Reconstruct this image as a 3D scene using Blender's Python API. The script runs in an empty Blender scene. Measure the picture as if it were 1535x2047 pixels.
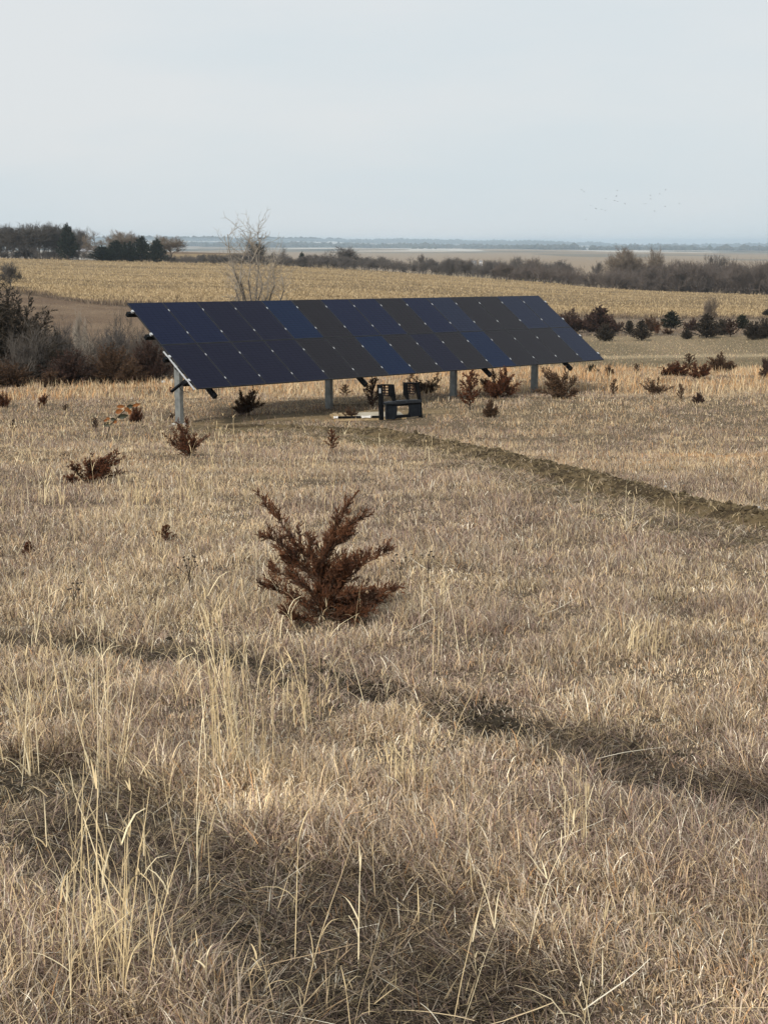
import bpy, math, random
import numpy as np
from math import radians, sin, cos, pi
from mathutils import Vector, Matrix
R = np.random.default_rng(7)
scene = bpy.context.scene
C = scene.collection
EYE = 1.7                        # camera height above the ground it stands on (world z of the camera)
F, PITCH = 2956.0, 0.18025       # focal length in photo pixels, downward pitch
HID = {}

# ------------------------------------------------------------------ materials
def mat(name, rough=.8, base=(.3,.3,.3), spec=.25, noise=None, attr=None, metal=0, trans=0, bump=None, ior=1.45):
    """noise=(scale, colour2, detail, low, high) ; attr=colour attribute name"""
    m = bpy.data.materials.new(name); m.use_nodes = True
    nt = m.node_tree; N = nt.nodes; L = nt.links
    b = N['Principled BSDF']; b.inputs['Roughness'].default_value = rough
    b.inputs['Specular IOR Level'].default_value = spec
    b.inputs['Metallic'].default_value = metal
    b.inputs['IOR'].default_value = ior
    b.inputs['Base Color'].default_value = (*base, 1)
    src = None
    if attr:
        a = N.new('ShaderNodeAttribute'); a.attribute_name = attr; src = a.outputs['Color']
    if noise:
        sc, c2, det, lo, hi = noise
        t = N.new('ShaderNodeTexCoord'); n = N.new('ShaderNodeTexNoise')
        n.inputs['Scale'].default_value = sc; n.inputs['Detail'].default_value = det
        L.new(t.outputs['Object'], n.inputs['Vector'])
        r = N.new('ShaderNodeMapRange'); r.inputs[1].default_value = lo; r.inputs[2].default_value = hi
        L.new(n.outputs['Fac'], r.inputs[0])
        x = N.new('ShaderNodeMix'); x.data_type = 'RGBA'
        if src: L.new(src, x.inputs[6])
        else: x.inputs[6].default_value = (*base, 1)
        x.inputs[7].default_value = (*c2, 1)
        L.new(r.outputs[0], x.inputs[0]); src = x.outputs[2]
    if src: L.new(src, b.inputs['Base Color'])
    if bump:
        t = N.new('ShaderNodeTexCoord'); n = N.new('ShaderNodeTexNoise')
        n.inputs['Scale'].default_value = bump[0]; n.inputs['Detail'].default_value = 4
        L.new(t.outputs['Object'], n.inputs['Vector'])
        bp = N.new('ShaderNodeBump'); bp.inputs['Distance'].default_value = bump[1]
        L.new(n.outputs['Fac'], bp.inputs['Height']); L.new(bp.outputs[0], b.inputs['Normal'])
    if trans:
        tr = N.new('ShaderNodeBsdfTranslucent'); mx = N.new('ShaderNodeMixShader'); mx.inputs[0].default_value = trans
        if src: L.new(src, tr.inputs['Color'])
        else: tr.inputs['Color'].default_value = (*base, 1)
        L.new(b.outputs[0], mx.inputs[1]); L.new(tr.outputs[0], mx.inputs[2])
        L.new(mx.outputs[0], N['Material Output'].inputs['Surface'])
    return m

# ------------------------------------------------------------------ mesh helpers
def np_mesh(name, verts, faces, m, smooth=False, colors=None, extra=None):
    """faces: (M,k) int array, all the same k"""
    me = bpy.data.meshes.new(name)
    verts = np.asarray(verts, dtype=np.float32); faces = np.asarray(faces, dtype=np.int32)
    k = faces.shape[1]
    me.vertices.add(len(verts)); me.vertices.foreach_set('co', verts.ravel())
    me.loops.add(faces.size); me.loops.foreach_set('vertex_index', faces.ravel())
    me.polygons.add(len(faces)); me.polygons.foreach_set('loop_start', np.arange(0, faces.size, k, dtype=np.int32))
    if colors is not None:
        a = me.color_attributes.new('Col', 'FLOAT_COLOR', 'POINT')
        c = np.ones((len(verts), 4), np.float32); c[:, :3] = colors; a.data.foreach_set('color', c.ravel())
    me.update(calc_edges=True)
    me.polygons.foreach_set('use_smooth', np.full(len(faces), smooth))
    me.materials.append(m)
    return me
def link(name, me, parent=None):
    o = bpy.data.objects.new(name, me); C.objects.link(o); o.parent = parent; return o
def tag(o, label=None, cat=None, group=None, kind=None):
    if label: o['label'] = label
    if cat: o['category'] = cat
    if group: o['group'] = group
    if kind: o['kind'] = kind
    return o
def empty(name, loc, label, cat, group=None, rz=0):
    o = bpy.data.objects.new(name, None); C.objects.link(o); o.location = loc; o.rotation_euler = (0, 0, rz)
    o.empty_display_size = .2
    return tag(o, label, cat, group)
class MB:
    """small collector: boxes and prisms in one mesh"""
    def __init__(s): s.v = []; s.f = []
    def add(s, vs, fs):
        n = len(s.v); s.v += [tuple(map(float, v)) for v in vs]; s.f += [tuple(i+n for i in f) for f in fs]; return s
    def box(s, c, d, M=None):
        x, y, z = [q/2 for q in d]; vs = [Vector((a*x, b*y, e*z)) for a in (-1,1) for b in (-1,1) for e in (-1,1)]
        if M is not None: vs = [M @ v for v in vs]
        vs = [v+Vector(c) for v in vs]
        return s.add(vs, [(0,1,3,2),(4,6,7,5),(0,4,5,1),(2,3,7,6),(0,2,6,4),(1,5,7,3)])
    def prism(s, pts, y0, y1):
        """polygon in x,z extruded along y"""
        n = len(pts); vs = [(p[0], y0, p[1]) for p in pts]+[(p[0], y1, p[1]) for p in pts]
        return s.add(vs, [tuple(range(n)), tuple(range(2*n-1, n-1, -1))]+[(i, i+n, (i+1)%n+n, (i+1)%n) for i in range(n)])
    def bar(s, p, q, w, h, up=Vector((0,0,1))):
        p = Vector(p); q = Vector(q); d = q-p; L = d.length; z = d.normalized(); x = up.cross(z)
        if x.length < 1e-4: x = Vector((1,0,0)).cross(z)
        x.normalize(); y = z.cross(x)
        return s.box((p+q)/2, (w, h, L), Matrix((x, y, z)).transposed())
    def tube(s, p, q, r, n=12, r2=None):
        p = Vector(p); q = Vector(q); z = (q-p).normalized(); x = z.orthogonal().normalized(); y = z.cross(x)
        r2 = r if r2 is None else r2
        vs = [p+(x*cos(2*pi*i/n)+y*sin(2*pi*i/n))*r for i in range(n)]+[q+(x*cos(2*pi*i/n)+y*sin(2*pi*i/n))*r2 for i in range(n)]
        return s.add(vs, [(i, (i+1)%n, (i+1)%n+n, i+n) for i in range(n)]+[tuple(range(n-1, -1, -1)), tuple(range(n, 2*n))])
    def mesh(s, name, m, bevel=0):
        me = bpy.data.meshes.new(name); me.from_pydata(s.v, [], s.f); me.materials.append(m); me.update()
        import bmesh
        bm = bmesh.new(); bm.from_mesh(me); bmesh.ops.recalc_face_normals(bm, faces=bm.faces)
        if bevel: bmesh.ops.bevel(bm, geom=[e for e in bm.edges], offset=bevel, segments=1, affect='EDGES', clamp_overlap=True)
        bm.to_mesh(me); bm.free()
        return me
    def build(s, name, m, parent=None, bevel=0): return link(name, s.mesh(name, m, bevel), parent)

# value noise -------------------------------------------------------
_tab = np.random.default_rng(3).random((256, 256))
def vnoise(x, y, s):
    x = np.asarray(x, float)/s; y = np.asarray(y, float)/s
    xi = np.floor(x).astype(int); yi = np.floor(y).astype(int); fx = x-xi; fy = y-yi
    fx = fx*fx*(3-2*fx); fy = fy*fy*(3-2*fy)
    g = lambda a, b: _tab[a & 255, b & 255]
    return (g(xi, yi)*(1-fx)+g(xi+1, yi)*fx)*(1-fy)+(g(xi, yi+1)*(1-fx)+g(xi+1, yi+1)*fx)*fy
def fbm(x, y, s, o=4):
    t = 0; a = .5
    for i in range(o): t = t+a*vnoise(np.asarray(x)+31.7*i, np.asarray(y)-17.3*i, s/2**i); a *= .5
    return t/(1-.5**o)
def sstep(a, b, x): t = np.clip((x-a)/(b-a), 0, 1); return t*t*(3-2*t)

# ------------------------------------------------------------------ terrain
def tanv(v): return math.tan(PITCH+math.atan((v-1023.5)/F))
D = [-10, 0, 3, 20, 37, 46, 50, 58, 68, 80, 95, 110, 150, 200, 230, 300, 370, 430, 500, 700, 1200, 2500, 5000, 9000, 13500, 17000]
def zz(v, d): return -tanv(v)*d
near = [-1.2, -1.7, -1.935, -3.27, -4.60]
UPX = [-1200, 0, 250, 500, 767, 1100, 1300, 1535, 2700]
TZ = [
 near+[-5.0,-5.2,-5.6,-6.9,-8.6,-9.8,-9.8,-8.9,-7.9,-7.0,-6.0,-4.9,-4.0,-4.6,-9,-18, zz(508,2500),-22,zz(490,9000),zz(480,13500),-30],
 near+[-5.0,-5.2,-5.6,-6.9,-8.6,-9.8,-9.8,zz(658,150),zz(606,200),zz(577,230),zz(547,300),zz(528,370),zz(518,430),-5.4,-9,-18, zz(508,2500),-22,zz(490,9000),zz(479,13500),-30],
 near+[-4.95,-5.15,-5.5,-6.8,-8.6,-9.8,-9.8,zz(668,150),zz(613,200),zz(592,230),zz(556,300),zz(536,370),zz(525,430),-6.1,zz(504,700),-14, zz(506,2500),-22,zz(490,9000),zz(480,13500),-30],
 near+[-4.8,-5.1,-5.5,-6.4,-8.0,-9.2,-9.6,zz(668,150),zz(618,200),zz(597,230),zz(560,300),zz(541,370),zz(531,430),-7.4,zz(507,700),-15, zz(507,2500),-22,zz(490,9000),zz(481,13500),-30],
 near+[-4.75,-5.05,-5.45,-6.0,-7.2,-8.4,-9.1,zz(675,150),zz(629,200),zz(607,230),zz(572,300),zz(553,370),zz(544,430),-10,-14,zz(534,1200), zz(512,2500),-22,zz(493,9000),zz(485,13500),-34],
 near+[-4.72,-5.0,-5.3,-5.8,-6.8,-7.8,-8.6,zz(675,150),zz(646,200),zz(630,230),zz(594,300),zz(574,370),zz(566,430),-14.5,-18,zz(532,1200), zz(512,2500),-24,zz(496,9000),zz(490,13500),-40],
 near+[-4.72,-5.0,-5.3,-5.8,-6.8,-7.8,-8.6,zz(675,150),zz(648,200),zz(633,230),zz(601,300),zz(583,370),-15.5,-18,-20,zz(534,1200), zz(513,2500),-26,zz(499,9000),zz(494,13500),-44],
 near+[-4.72,-5.0,-5.3,-5.8,-6.8,-7.8,-8.6,zz(675,150),zz(650,200),zz(635,230),zz(606,300),zz(591,370),-17,-19.5,-21,zz(538,1200), zz(516,2500),-28,zz(500,9000),zz(495,13500),-44],
 near+[-4.72,-5.0,-5.3,-5.8,-6.8,-7.8,-8.6,zz(677,150),zz(655,200),zz(642,230),zz(622,300),zz(612,370),-20,-22,-24,-26, zz(516,2500),-30,zz(500,9000),zz(496,13500),-44],
]
TZ = np.array(TZ); DA = np.array(D, float)
UA = (np.array(UPX)-767.5)/F
SD = np.where(DA > 1, np.log(np.maximum(DA, 1)+12), np.log(13)+(DA-1)/13)   # warped distance
def _slopes(x, Y):
    h = np.diff(x); d = np.diff(Y, axis=-1)/h
    m = np.zeros_like(Y); a, b = d[..., :-1], d[..., 1:]
    w1 = 2*h[1:]+h[:-1]; w2 = h[1:]+2*h[:-1]
    with np.errstate(divide='ignore', invalid='ignore'):
        mm = (w1+w2)/(w1/a+w2/b)
    m[..., 1:-1] = np.where(a*b > 0, mm, 0); m[..., 0] = d[..., 0]; m[..., -1] = d[..., -1]
    return m
SL = _slopes(SD, TZ)
def base_z(x, y):
    x = np.asarray(x, float); y = np.asarray(y, float)
    y = np.clip(y, -10, 16999); s = np.where(y > 1, np.log(np.maximum(y, 1)+12), np.log(13)+(y-1)/13)
    i = np.clip(np.searchsorted(SD, s, side='right')-1, 0, len(SD)-2)
    h = SD[i+1]-SD[i]; t = (s-SD[i])/h
    u = np.clip(x/np.maximum(y, 6), UA[0], UA[-1]-1e-9)
    j = np.clip(np.searchsorted(UA, u, side='right')-1, 0, len(UA)-2); w = (u-UA[j])/(UA[j+1]-UA[j])
    def ev(j): return (2*t**3-3*t**2+1)*TZ[j, i]+(t**3-2*t**2+t)*h*SL[j, i]+(-2*t**3+3*t**2)*TZ[j, i+1]+(t**3-t**2)*h*SL[j, i+1]
    # average over neighbouring columns for a smooth lie of the land
    return ev(j)*(1-w)+ev(j+1)*w
def polydist(x, y, P):
    x = np.asarray(x, float); y = np.asarray(y, float); best = np.full(x.shape, 1e9)
    for (ax, ay), (bx, by) in zip(P[:-1], P[1:]):
        dx, dy = bx-ax, by-ay; t = np.clip(((x-ax)*dx+(y-ay)*dy)/(dx*dx+dy*dy), 0, 1)
        best = np.minimum(best, np.hypot(x-ax-t*dx, y-ay-t*dy))
    return best
def smooth_z(x, y):
    z = base_z(x, y)
    x = np.asarray(x, float); y = np.asarray(y, float)
    near_f = 1-sstep(55, 80, y)
    z = z+near_f*((fbm(x+50, y+90, 2.6, 3)-.5)*.16)+sstep(60, 90, y)*(1-sstep(3000, 6000, y))*(fbm(x, y, 40, 3)-.5)*.7*(1-.55*sstep(180,260,y)*(1-sstep(460,600,y)))
    z = z+sstep(6000, 9000, y)*(1-sstep(11000,12000,y))*(fbm(x*1.6, y*.9, 1300, 4)-.5)*62+sstep(11500, 13000, y)*(fbm(x*1.8+999, y*.2, 1000, 4)-.5)*60
    return z+EYE
def pix_ground(px, v, fn=None):
    """where the line of sight through a photo pixel meets the ground"""
    fn = fn or smooth_z
    u = (px-767.5)/F; c, s = cos(PITCH), sin(PITCH); w = -(v-1023.5)/F
    d = np.array([u, c+w*s, -s+w*c])
    ys = np.concatenate([np.linspace(2.2, 60, 2400), np.geomspace(60.1, 1500, 3000)])
    k = ys/d[1]; zr = EYE+k*d[2]; g = fn(k*d[0], ys)
    i = np.argmax(zr < g)
    if i == 0: i = len(ys)-1
    return k[i]*d[0], ys[i], float(g[i])
def pxm(y): return F/(y*cos(PITCH)*1.0+ .0)*1.0     # photo pixels per metre at forward distance y (about)

TRK1 = [pix_ground(*p)[:2] for p in [(-250,1275),(100,1290),(330,1305),(500,1330),(720,1372),(870,1410),(1000,1450),(1160,1487),(1350,1555),(1535,1605),(1750,1670)]]
TRK2 = [pix_ground(*p)[:2] for p in [(-220,1520),(-20,1555),(120,1590),(250,1675),(400,1760),(560,1840),(690,1890),(790,1960)]]
BERM = [pix_ground(*p)[:2] for p in [(420,856),(540,853),(640,856),(740,866),(830,880),(930,900),(1040,928),(1130,950),(1230,979),(1330,1003),(1430,1027),(1535,1049),(1700,1086),(1900,1130),(2300,1215),(2900,1330)]]
BERMN = [(x-.35, y-.95) for x, y in BERM]
YARD = [pix_ground(*p)[:2] for p in [(395,848),(480,840),(600,834),(720,830),(840,825)]]
FRX = pix_ground(800, 840)
def trackmask(x, y):
    n = (fbm(x, y, .5, 3)-.5)
    w1 = (1-sstep(.13, .38, polydist(x, y, TRK1)+n*.4))*(.35+.65*sstep(.34, .52, fbm(np.asarray(x)+4, np.asarray(y), 1.3, 3)))
    w2 = 1-sstep(.24, .62, polydist(x, y, TRK2)+n*.5)
    return np.maximum(w1, w2)
def corem(x, y):
    n = (fbm(x, y, .3, 3)-.5)*.22; q = fbm(np.asarray(x)*.9+3, np.asarray(y), .7, 3)
    return ((polydist(x, y, TRK1)+n < .13)|(polydist(x, y, TRK2)+n < .17))&(q > .47)
def gz(x, y):
    z = smooth_z(x, y)
    y_ = np.asarray(y, float)
    if np.min(y_) < 20:
        z = z-np.where(y_ < 20, trackmask(x, y)*.05, 0)
    return z
HID['t'] = 1

def corn_mask(x, y):
    x = np.asarray(x, float); y = np.asarray(y, float)
    u = x/np.maximum(y, 6)
    upx = u*F+767.5
    edge = np.interp(upx, [-1200, 0, 100, 250, 500, 767, 1100, 1535, 2700], [232, 229, 222, 207, 205, 215, 228, 231, 236])+(fbm(x, y, 25, 2)-.5)*6
    return sstep(-1.5, 1.5, y-edge)*(1-sstep(620, 700, y))

# ground sheet
us = np.concatenate([np.linspace(-1.6, -.34, 60)[:-1], np.linspace(-.34, .34, 300), np.linspace(.34, 1.6, 60)[1:]])
ys = [-9.0]
while ys[-1] < 16800:
    q = ys[-1]; ys.append(q+max(.09, .0105*(q+1))*(1 if q < 60 else 1) if q > 1.5 else q+.5)
ys = np.array(ys)
U, Y = np.meshgrid(us, ys); X = U*(Y+14)
Z = gz(X.ravel(), Y.ravel()).reshape(X.shape)
nr, nc = X.shape
gv = np.stack([X, Y, Z], -1).reshape(-1, 3)
ii = np.arange(nr*nc).reshape(nr, nc)
gf = np.stack([ii[:-1,:-1], ii[:-1,1:], ii[1:,1:], ii[1:,:-1]], -1).reshape(-1, 4)
x, y = gv[:, 0], gv[:, 1]
def lerp(a, b, t): return a*(1-t[:, None])+b*t[:, None]
col = np.tile(np.array([.115, .086, .057]), (len(x), 1))                       # thatch and soil under the grass
col = lerp(col, np.array([.125, .095, .060]), sstep(15, 45, y))
col = lerp(col, np.array([.036, .030, .021]), np.where(y < 20, trackmask(x, y), 0)*.85)
col = lerp(col, np.array([.020, .016, .012]), np.where(y < 20, corem(x, y), 0)*.9)
bm_ = 1-sstep(.5, 1.3, polydist(x, y, BERMN)+(fbm(x, y, .8, 3)-.5)*.6)
col = lerp(col, np.array([.115, .088, .045]), bm_*(y < 60))
yd = 1-sstep(.5, 1.5, polydist(x, y, YARD)+(fbm(x, y, 1.2, 3)-.5)*1.2)
col = lerp(col, np.array([.20, .145, .080]), yd*(y < 60))
col = lerp(col, np.array([.215, .165, .100]), sstep(66, 80, y))                # mown flat beyond the brow
n1 = fbm(x, y*.45, 14, 4)
col = lerp(col, np.array([.15, .118, .07]), sstep(.45, .62, n1)*(y > 66)*(y < 235)*.8)
upx = x/np.maximum(y, 6)*F+767.5
past = sstep(66, 84, y)*(1-sstep(430, 560, upx))                                # brown pasture left
pc = lerp(np.tile(np.array([.135, .090, .058]), (len(x), 1)), np.array([.18, .125, .080]), sstep(.4, .65, fbm(x, y, 9, 4)))
col = col*(1-past[:, None])+pc*past[:, None]
rise = sstep(148, 156, y)*(1-sstep(222, 236, y))*sstep(900, 1050, upx)              # brown rough strip with the cedars
rc = lerp(np.tile(np.array([.135, .098, .068]), (len(x), 1)), np.array([.185, .14, .095]), sstep(.4, .62, fbm(x, y, 7, 4)))
col = col*(1-rise[:, None])+rc*rise[:, None]
cm = corn_mask(x, y)
edge_d = (1-sstep(0, 9, np.abs(cm-.5)*18))
cc = lerp(np.tile(np.array([.27, .195, .105]), (len(x), 1)), np.array([.165, .12, .068]), sstep(.42, .6, fbm(x*.16, y, 7, 4)))
col = col*(1-cm[:, None])+cc*cm[:, None]
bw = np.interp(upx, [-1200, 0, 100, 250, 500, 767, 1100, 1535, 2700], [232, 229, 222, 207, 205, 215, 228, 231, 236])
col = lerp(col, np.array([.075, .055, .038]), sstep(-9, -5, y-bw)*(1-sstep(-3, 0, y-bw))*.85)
rt = sstep(850, 1000, upx)
col = lerp(col, np.array([.135, .110, .062]), rt*sstep(82, 88, y)*(1-sstep(104, 109, y))*.8)
col = lerp(col, np.array([.34, .27, .17]), rt*sstep(111, 113, y)*(1-sstep(115, 117, y))*.7)
col = lerp(col, np.array([.105, .082, .058]), rt*sstep(150, 153, y)*(1-sstep(156, 159, y))*.7)
col = lerp(col, np.array([.27, .205, .14]), sstep(700, 1000, y))
farn = vnoise(x*2.2, y, 420)
col = lerp(col, np.array([.17, .15, .115]), (farn > .55)*sstep(1800, 2200, y)*.9)
col = lerp(col, np.array([.50, .46, .40]), (vnoise(x*3.2+5000, y, 800) > .6)*sstep(3400, 4200, y)*.9)
col = lerp(col, np.array([.045, .055, .050]), (fbm(x*2.6, y, 900, 4) > .52)*sstep(3000, 4600, y)*.95)
gm = mat('dry_ground', .95, spec=.1, attr='Col', noise=(.35, (.12, .09, .06), 8, .62, 1.1), bump=(9, .05))
nt = gm.node_tree
# finer mottling: mix a second noise in object space
N_ = nt.nodes; L_ = nt.links
pb = N_['Principled BSDF']; old = pb.inputs['Base Color'].links[0].from_socket
t_ = N_.new('ShaderNodeTexCoord'); n_ = N_.new('ShaderNodeTexNoise'); n_.inputs['Scale'].default_value = 3.0; n_.inputs['Detail'].default_value = 8; n_.inputs['Roughness'].default_value = .75
L_.new(t_.outputs['Object'], n_.inputs['Vector'])
mr_ = N_.new('ShaderNodeMapRange'); mr_.inputs[1].default_value = .3; mr_.inputs[2].default_value = .7; mr_.inputs[3].default_value = .55; mr_.inputs[4].default_value = 1.4
L_.new(n_.outputs['Fac'], mr_.inputs[0])
mx_ = N_.new('ShaderNodeMix'); mx_.data_type = 'RGBA'; mx_.blend_type = 'MULTIPLY'; mx_.inputs[0].default_value = 1
L_.new(old, mx_.inputs[6]); L_.new(mr_.outputs[0], mx_.inputs[7]); L_.new(mx_.outputs[2], pb.inputs['Base Color'])
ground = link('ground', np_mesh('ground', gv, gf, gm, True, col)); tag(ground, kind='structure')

# ------------------------------------------------------------------ blades
def blades(P, h, ang, th0, curl, w, colr, K=4, tip=.12, twist=None, pw=1.3, wob=0):
    """P (N,3); ang azimuth of lean; th0 lean from vertical at the base; curl added by the tip; returns verts, faces, colours"""
    n = len(P); th = th0[:, None]+curl[:, None]*np.linspace(0, 1, K+1)[None, :]**pw
    if wob: th = th+np.cumsum(R.normal(0, wob, th.shape), 1)
    ds = (h/K)[:, None]
    dx = np.cos(ang)[:, None]; dy = np.sin(ang)[:, None]
    step = np.stack([np.sin(th)*dx, np.sin(th)*dy, np.cos(th)], -1)*ds[..., None]
    pos = np.zeros((n, K+1, 3)); pos[:, 1:] = np.cumsum(step[:, :-1], 1); pos += P[:, None, :]
    tw = R.uniform(-.9, .9, n) if twist is None else twist
    a2 = ang+pi/2+tw
    side = np.stack([np.cos(a2), np.sin(a2), np.zeros(n)], -1)
    ww = (w[:, None]*np.interp(np.linspace(0, 1, K+1), [0, .15, .6, 1], [.7, 1, .8, tip])[None, :]/2)
    v = np.stack([pos-side[:, None]*ww[..., None], pos+side[:, None]*ww[..., None]], 2)   # n,K+1,2,3
    base = (np.arange(n)*(K+1)*2)[:, None]; k = np.arange(K)[None, :]*2
    f = np.stack([base+k, base+k+1, base+k+3, base+k+2], -1).reshape(-1, 4)
    c = np.repeat(colr[:, None, :], (K+1)*2, 1).reshape(-1, 3)
    return v.reshape(-1, 3), f, c
def cat(parts):
    V, Fc, Cc = [], [], []; n = 0
    for v, f, c in parts:
        V.append(v); Fc.append(f+n); Cc.append(c); n += len(v)
    return np.concatenate(V), np.concatenate(Fc), np.concatenate(Cc)
def mixcol(cols, wts):
    """pick colours with per-item weights; cols (k,3) wts (n,k)"""
    w = np.cumsum(wts/wts.sum(1, keepdims=True), 1); r = R.random(len(w))[:, None]
    i = (r > w).sum(1).clip(0, len(cols)-1); return np.array(cols)[i]
STRAW, TAN, GREY, MAUVE, DARK, RUSTG, PALE, OLIVE = (.72,.56,.345),(.53,.385,.24),(.47,.38,.29),(.30,.210,.170),(.10,.070,.050),(.56,.32,.15),(.92,.83,.66),(.33,.26,.15)
grass_m = mat('dry_grass_blades', .75, spec=.2, attr='Col', trans=.22)

parts = []
edges = np.concatenate([np.geomspace(2.4, 62, 26), [66, 70, 74]])
for y0, y1 in zip(edges[:-1], edges[1:]):
    ym = (y0+y1)/2; ppm = F/2/ym
    rows = F/2*1.75*(1/y0-1/y1)+ (ym > 40)*1.5
    wid_m = max(.0036, (.66-.16*sstep(9, 20, ym))/ppm); hgt = .080+.030*sstep(10, 40, ym)
    cover = 5.8 if ym < 14 else 5.2
    xr = .285*ym+1.6
    area = rows*2*xr*ppm
    N = int(cover*area/(max(hgt*ppm*.7, 1)*wid_m*ppm*.75)); N = min(N, 75000)
    yy = R.uniform(y0, y1, N); xx = R.uniform(-1, 1, N)*(.285*yy+1.6)
    tm = trackmask(xx, yy) if y0 < 20 else np.zeros(N)
    bd = polydist(xx, yy, BERM); yd_ = polydist(xx, yy, YARD); bn = polydist(xx, yy, BERMN)
    keep = (bd+(fbm(xx, yy, .4, 2)-.5)*.5 > .36+.2*sstep(12, 28, yy))&((yd_ > 1.0)|(R.random(N) < .12))&(R.random(N) > tm*.6*(fbm(xx, yy, .45, 3) > .6))&((R.random(N) < .48)|~(corem(xx, yy) if y0 < 20 else np.zeros(N, bool)))
    xx, yy, tm, bn, yd_ = xx[keep], yy[keep], tm[keep], bn[keep], yd_[keep]; N = len(xx)
    flat = np.maximum(tm, .8*(1-sstep(.4, 1.2, bn)))
    P = np.stack([xx, yy, gz(xx, yy)-.006+flat*R.uniform(0, .022, N)], -1)
    tuft = fbm(xx, yy, .32, 2); tuft2 = fbm(xx+7, yy, .9, 3)
    h = hgt*R.uniform(.35, 1.35, N)*(.42+1.25*sstep(.25,.75,tuft))*(.65+.7*tuft2)*1.15
    fd = np.hypot(xx-FRX[0], (yy-FRX[1]+.5)*.8); h = h*(1-.6*(fd < 1.0))*(1-.22*sstep(14, 30, yy))
    wind = 2.6*fbm(xx+3, yy+8, .7, 2)+2.0*vnoise(xx, yy, .25)
    ang = wind+R.normal(0, 1.9, N)
    th0 = np.abs(R.normal(.42+.16*(ym > 7), .62+.1*(ym > 7), N))
    th0 = th0*(1-flat)+flat*R.normal(1.32, .16, N)
    curl = R.gamma(2.6, .92, N).clip(0, 4.2)*(1-.93*flat)
    m1 = fbm(xx+20, yy*.8, 2.2, 4); m2 = fbm(xx-40, yy+13, 1.1, 3); m3 = fbm(xx+5, yy*.6-70, 6, 3)
    mauve = sstep(.43, .57, m1); strw = sstep(.45, .60, m2)
    rustz = sstep(.52, .68, fbm(xx+300, yy, 5, 3))*.6
    band = sstep(50, 58, yy)*.7+np.exp(-((xx-6.6)/2.0)**2-((yy-27.5)/1.1)**2)*2.6
    farf = sstep(10, 34, yy)
    W = np.stack([.24+.95*strw-.10*farf, .75+.45*farf+0*m1, .70-.15*farf+.5*mauve, .40+1.25*mauve-.25*farf, .50+1.6*flat+1.0*tm-.10+.15*mauve-.32*farf, .07+.35*rustz+1.0*band+.12*farf, (.15+.15*strw)*(1-.7*farf), .04+.6*flat], -1).clip(.01)
    c = mixcol([STRAW, TAN, GREY, MAUVE, DARK, RUSTG, PALE, OLIVE], W)*((1+(R.uniform(.45, 1.35, N)-1)*(1-.5*farf))*(.78+.44*vnoise(xx, yy, .5)+.10*farf*0)*(1-.32*tm)*(1-.15*flat)*(1-.02*farf)*(1+.13*(1-tm)*(1-sstep(5, 10, yy))))[:, None]
    w = wid_m*R.uniform(.6, 1.25, N)
    parts.append(blades(P, h, ang, th0, curl, w, c, K=5 if ym < 18 else (3 if ym < 30 else 2), pw=1.7))
# leaning seed-stalks and longer grass beyond the array, towards the brow
N = 26000
yy = R.uniform(48, 71, N); xx = R.uniform(-1, 1, N)*(.3*yy+2)
upx_ = xx/yy*F+767.5
k_ = (fbm(xx, yy, 3, 3) > .38)&(polydist(xx, yy, YARD) > 2); xx, yy = xx[k_], yy[k_]; N = len(xx)
P = np.stack([xx, yy, gz(xx, yy)-.01], -1)
rz_ = sstep(.38, .58, fbm(xx+11, yy, 4.5, 3))
c = mixcol([STRAW, TAN, RUSTG, MAUVE], np.stack([.8+0*rz_, .7+0*rz_, .35+1.5*rz_, .12+0*rz_], -1))*R.uniform(.8, 1.15, N)[:, None]
parts.append(blades(P, R.uniform(.12, .45, N), R.uniform(0, 6.3, N), np.abs(R.normal(.2, .4, N)), R.uniform(0, 1.6, N), R.uniform(.014, .03, N), c, K=2))
v, f, c = cat(parts)
print('grass faces', len(f))
tag(link('meadow_grass', np_mesh('meadow_grass', v, f, grass_m, False, c)), 'short curled dry prairie grass in straw, grey and mauve brown covering the meadow', 'grass', kind='stuff')

# short stubble on the mown flat, weeds in the pasture and cedar strip
parts = []
N = 90000
yy = np.exp(R.uniform(np.log(70), np.log(232), N)); xx = R.uniform(-1, 1, N)*(.3*yy+4)
upx_ = xx/yy*F+767.5
cmk = corn_mask(xx, yy) < .5; xx, yy, upx_ = xx[cmk], yy[cmk], upx_[cmk]; N = len(xx)
strip = ((yy > 150)&(upx_ > 900)); ps = upx_ < 470
c = mixcol([STRAW, TAN, GREY, MAUVE, DARK], np.stack([.5+0*xx-.42*ps-.3*strip, 1+0*xx, .3+0*xx, .25+.8*ps+.5*strip, .05+.12*ps+.1*strip], -1))*R.uniform(.85, 1.12, N)[:, None]*(np.where(ps, .58, .80)*np.where((upx_ > 900)&(yy > 84)&(yy < 108), .72, 1)*np.where((upx_ > 900)&(yy > 111)&(yy < 117), 1.3, 1)*np.where(strip, .8, 1))[:, None]
P = np.stack([xx, yy, gz(xx, yy)-.02], -1)
parts.append(blades(P, R.uniform(.05, .17, N)*(1+strip*.9), R.uniform(0, 6.3, N), R.uniform(0, .9, N), R.uniform(0, 1.2, N), R.uniform(.018, .036, N)*(1+yy/160), c, K=2))
v, f, c = cat(parts)
tag(link('pasture_stubble', np_mesh('pasture_stubble', v, f, grass_m, False, c)), 'low mown stubble and weeds on the flat and brown pasture beyond the brow', 'stubble', kind='stuff')
# corn stubble
N = 230000
yy = 1/np.sqrt(R.uniform(1/520**2, 1/200**2, N)); xx = R.uniform(-1, 1, N)*(.3*yy+6)
k_ = corn_mask(xx, yy) > .5; xx, yy = xx[k_], yy[k_]
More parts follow.
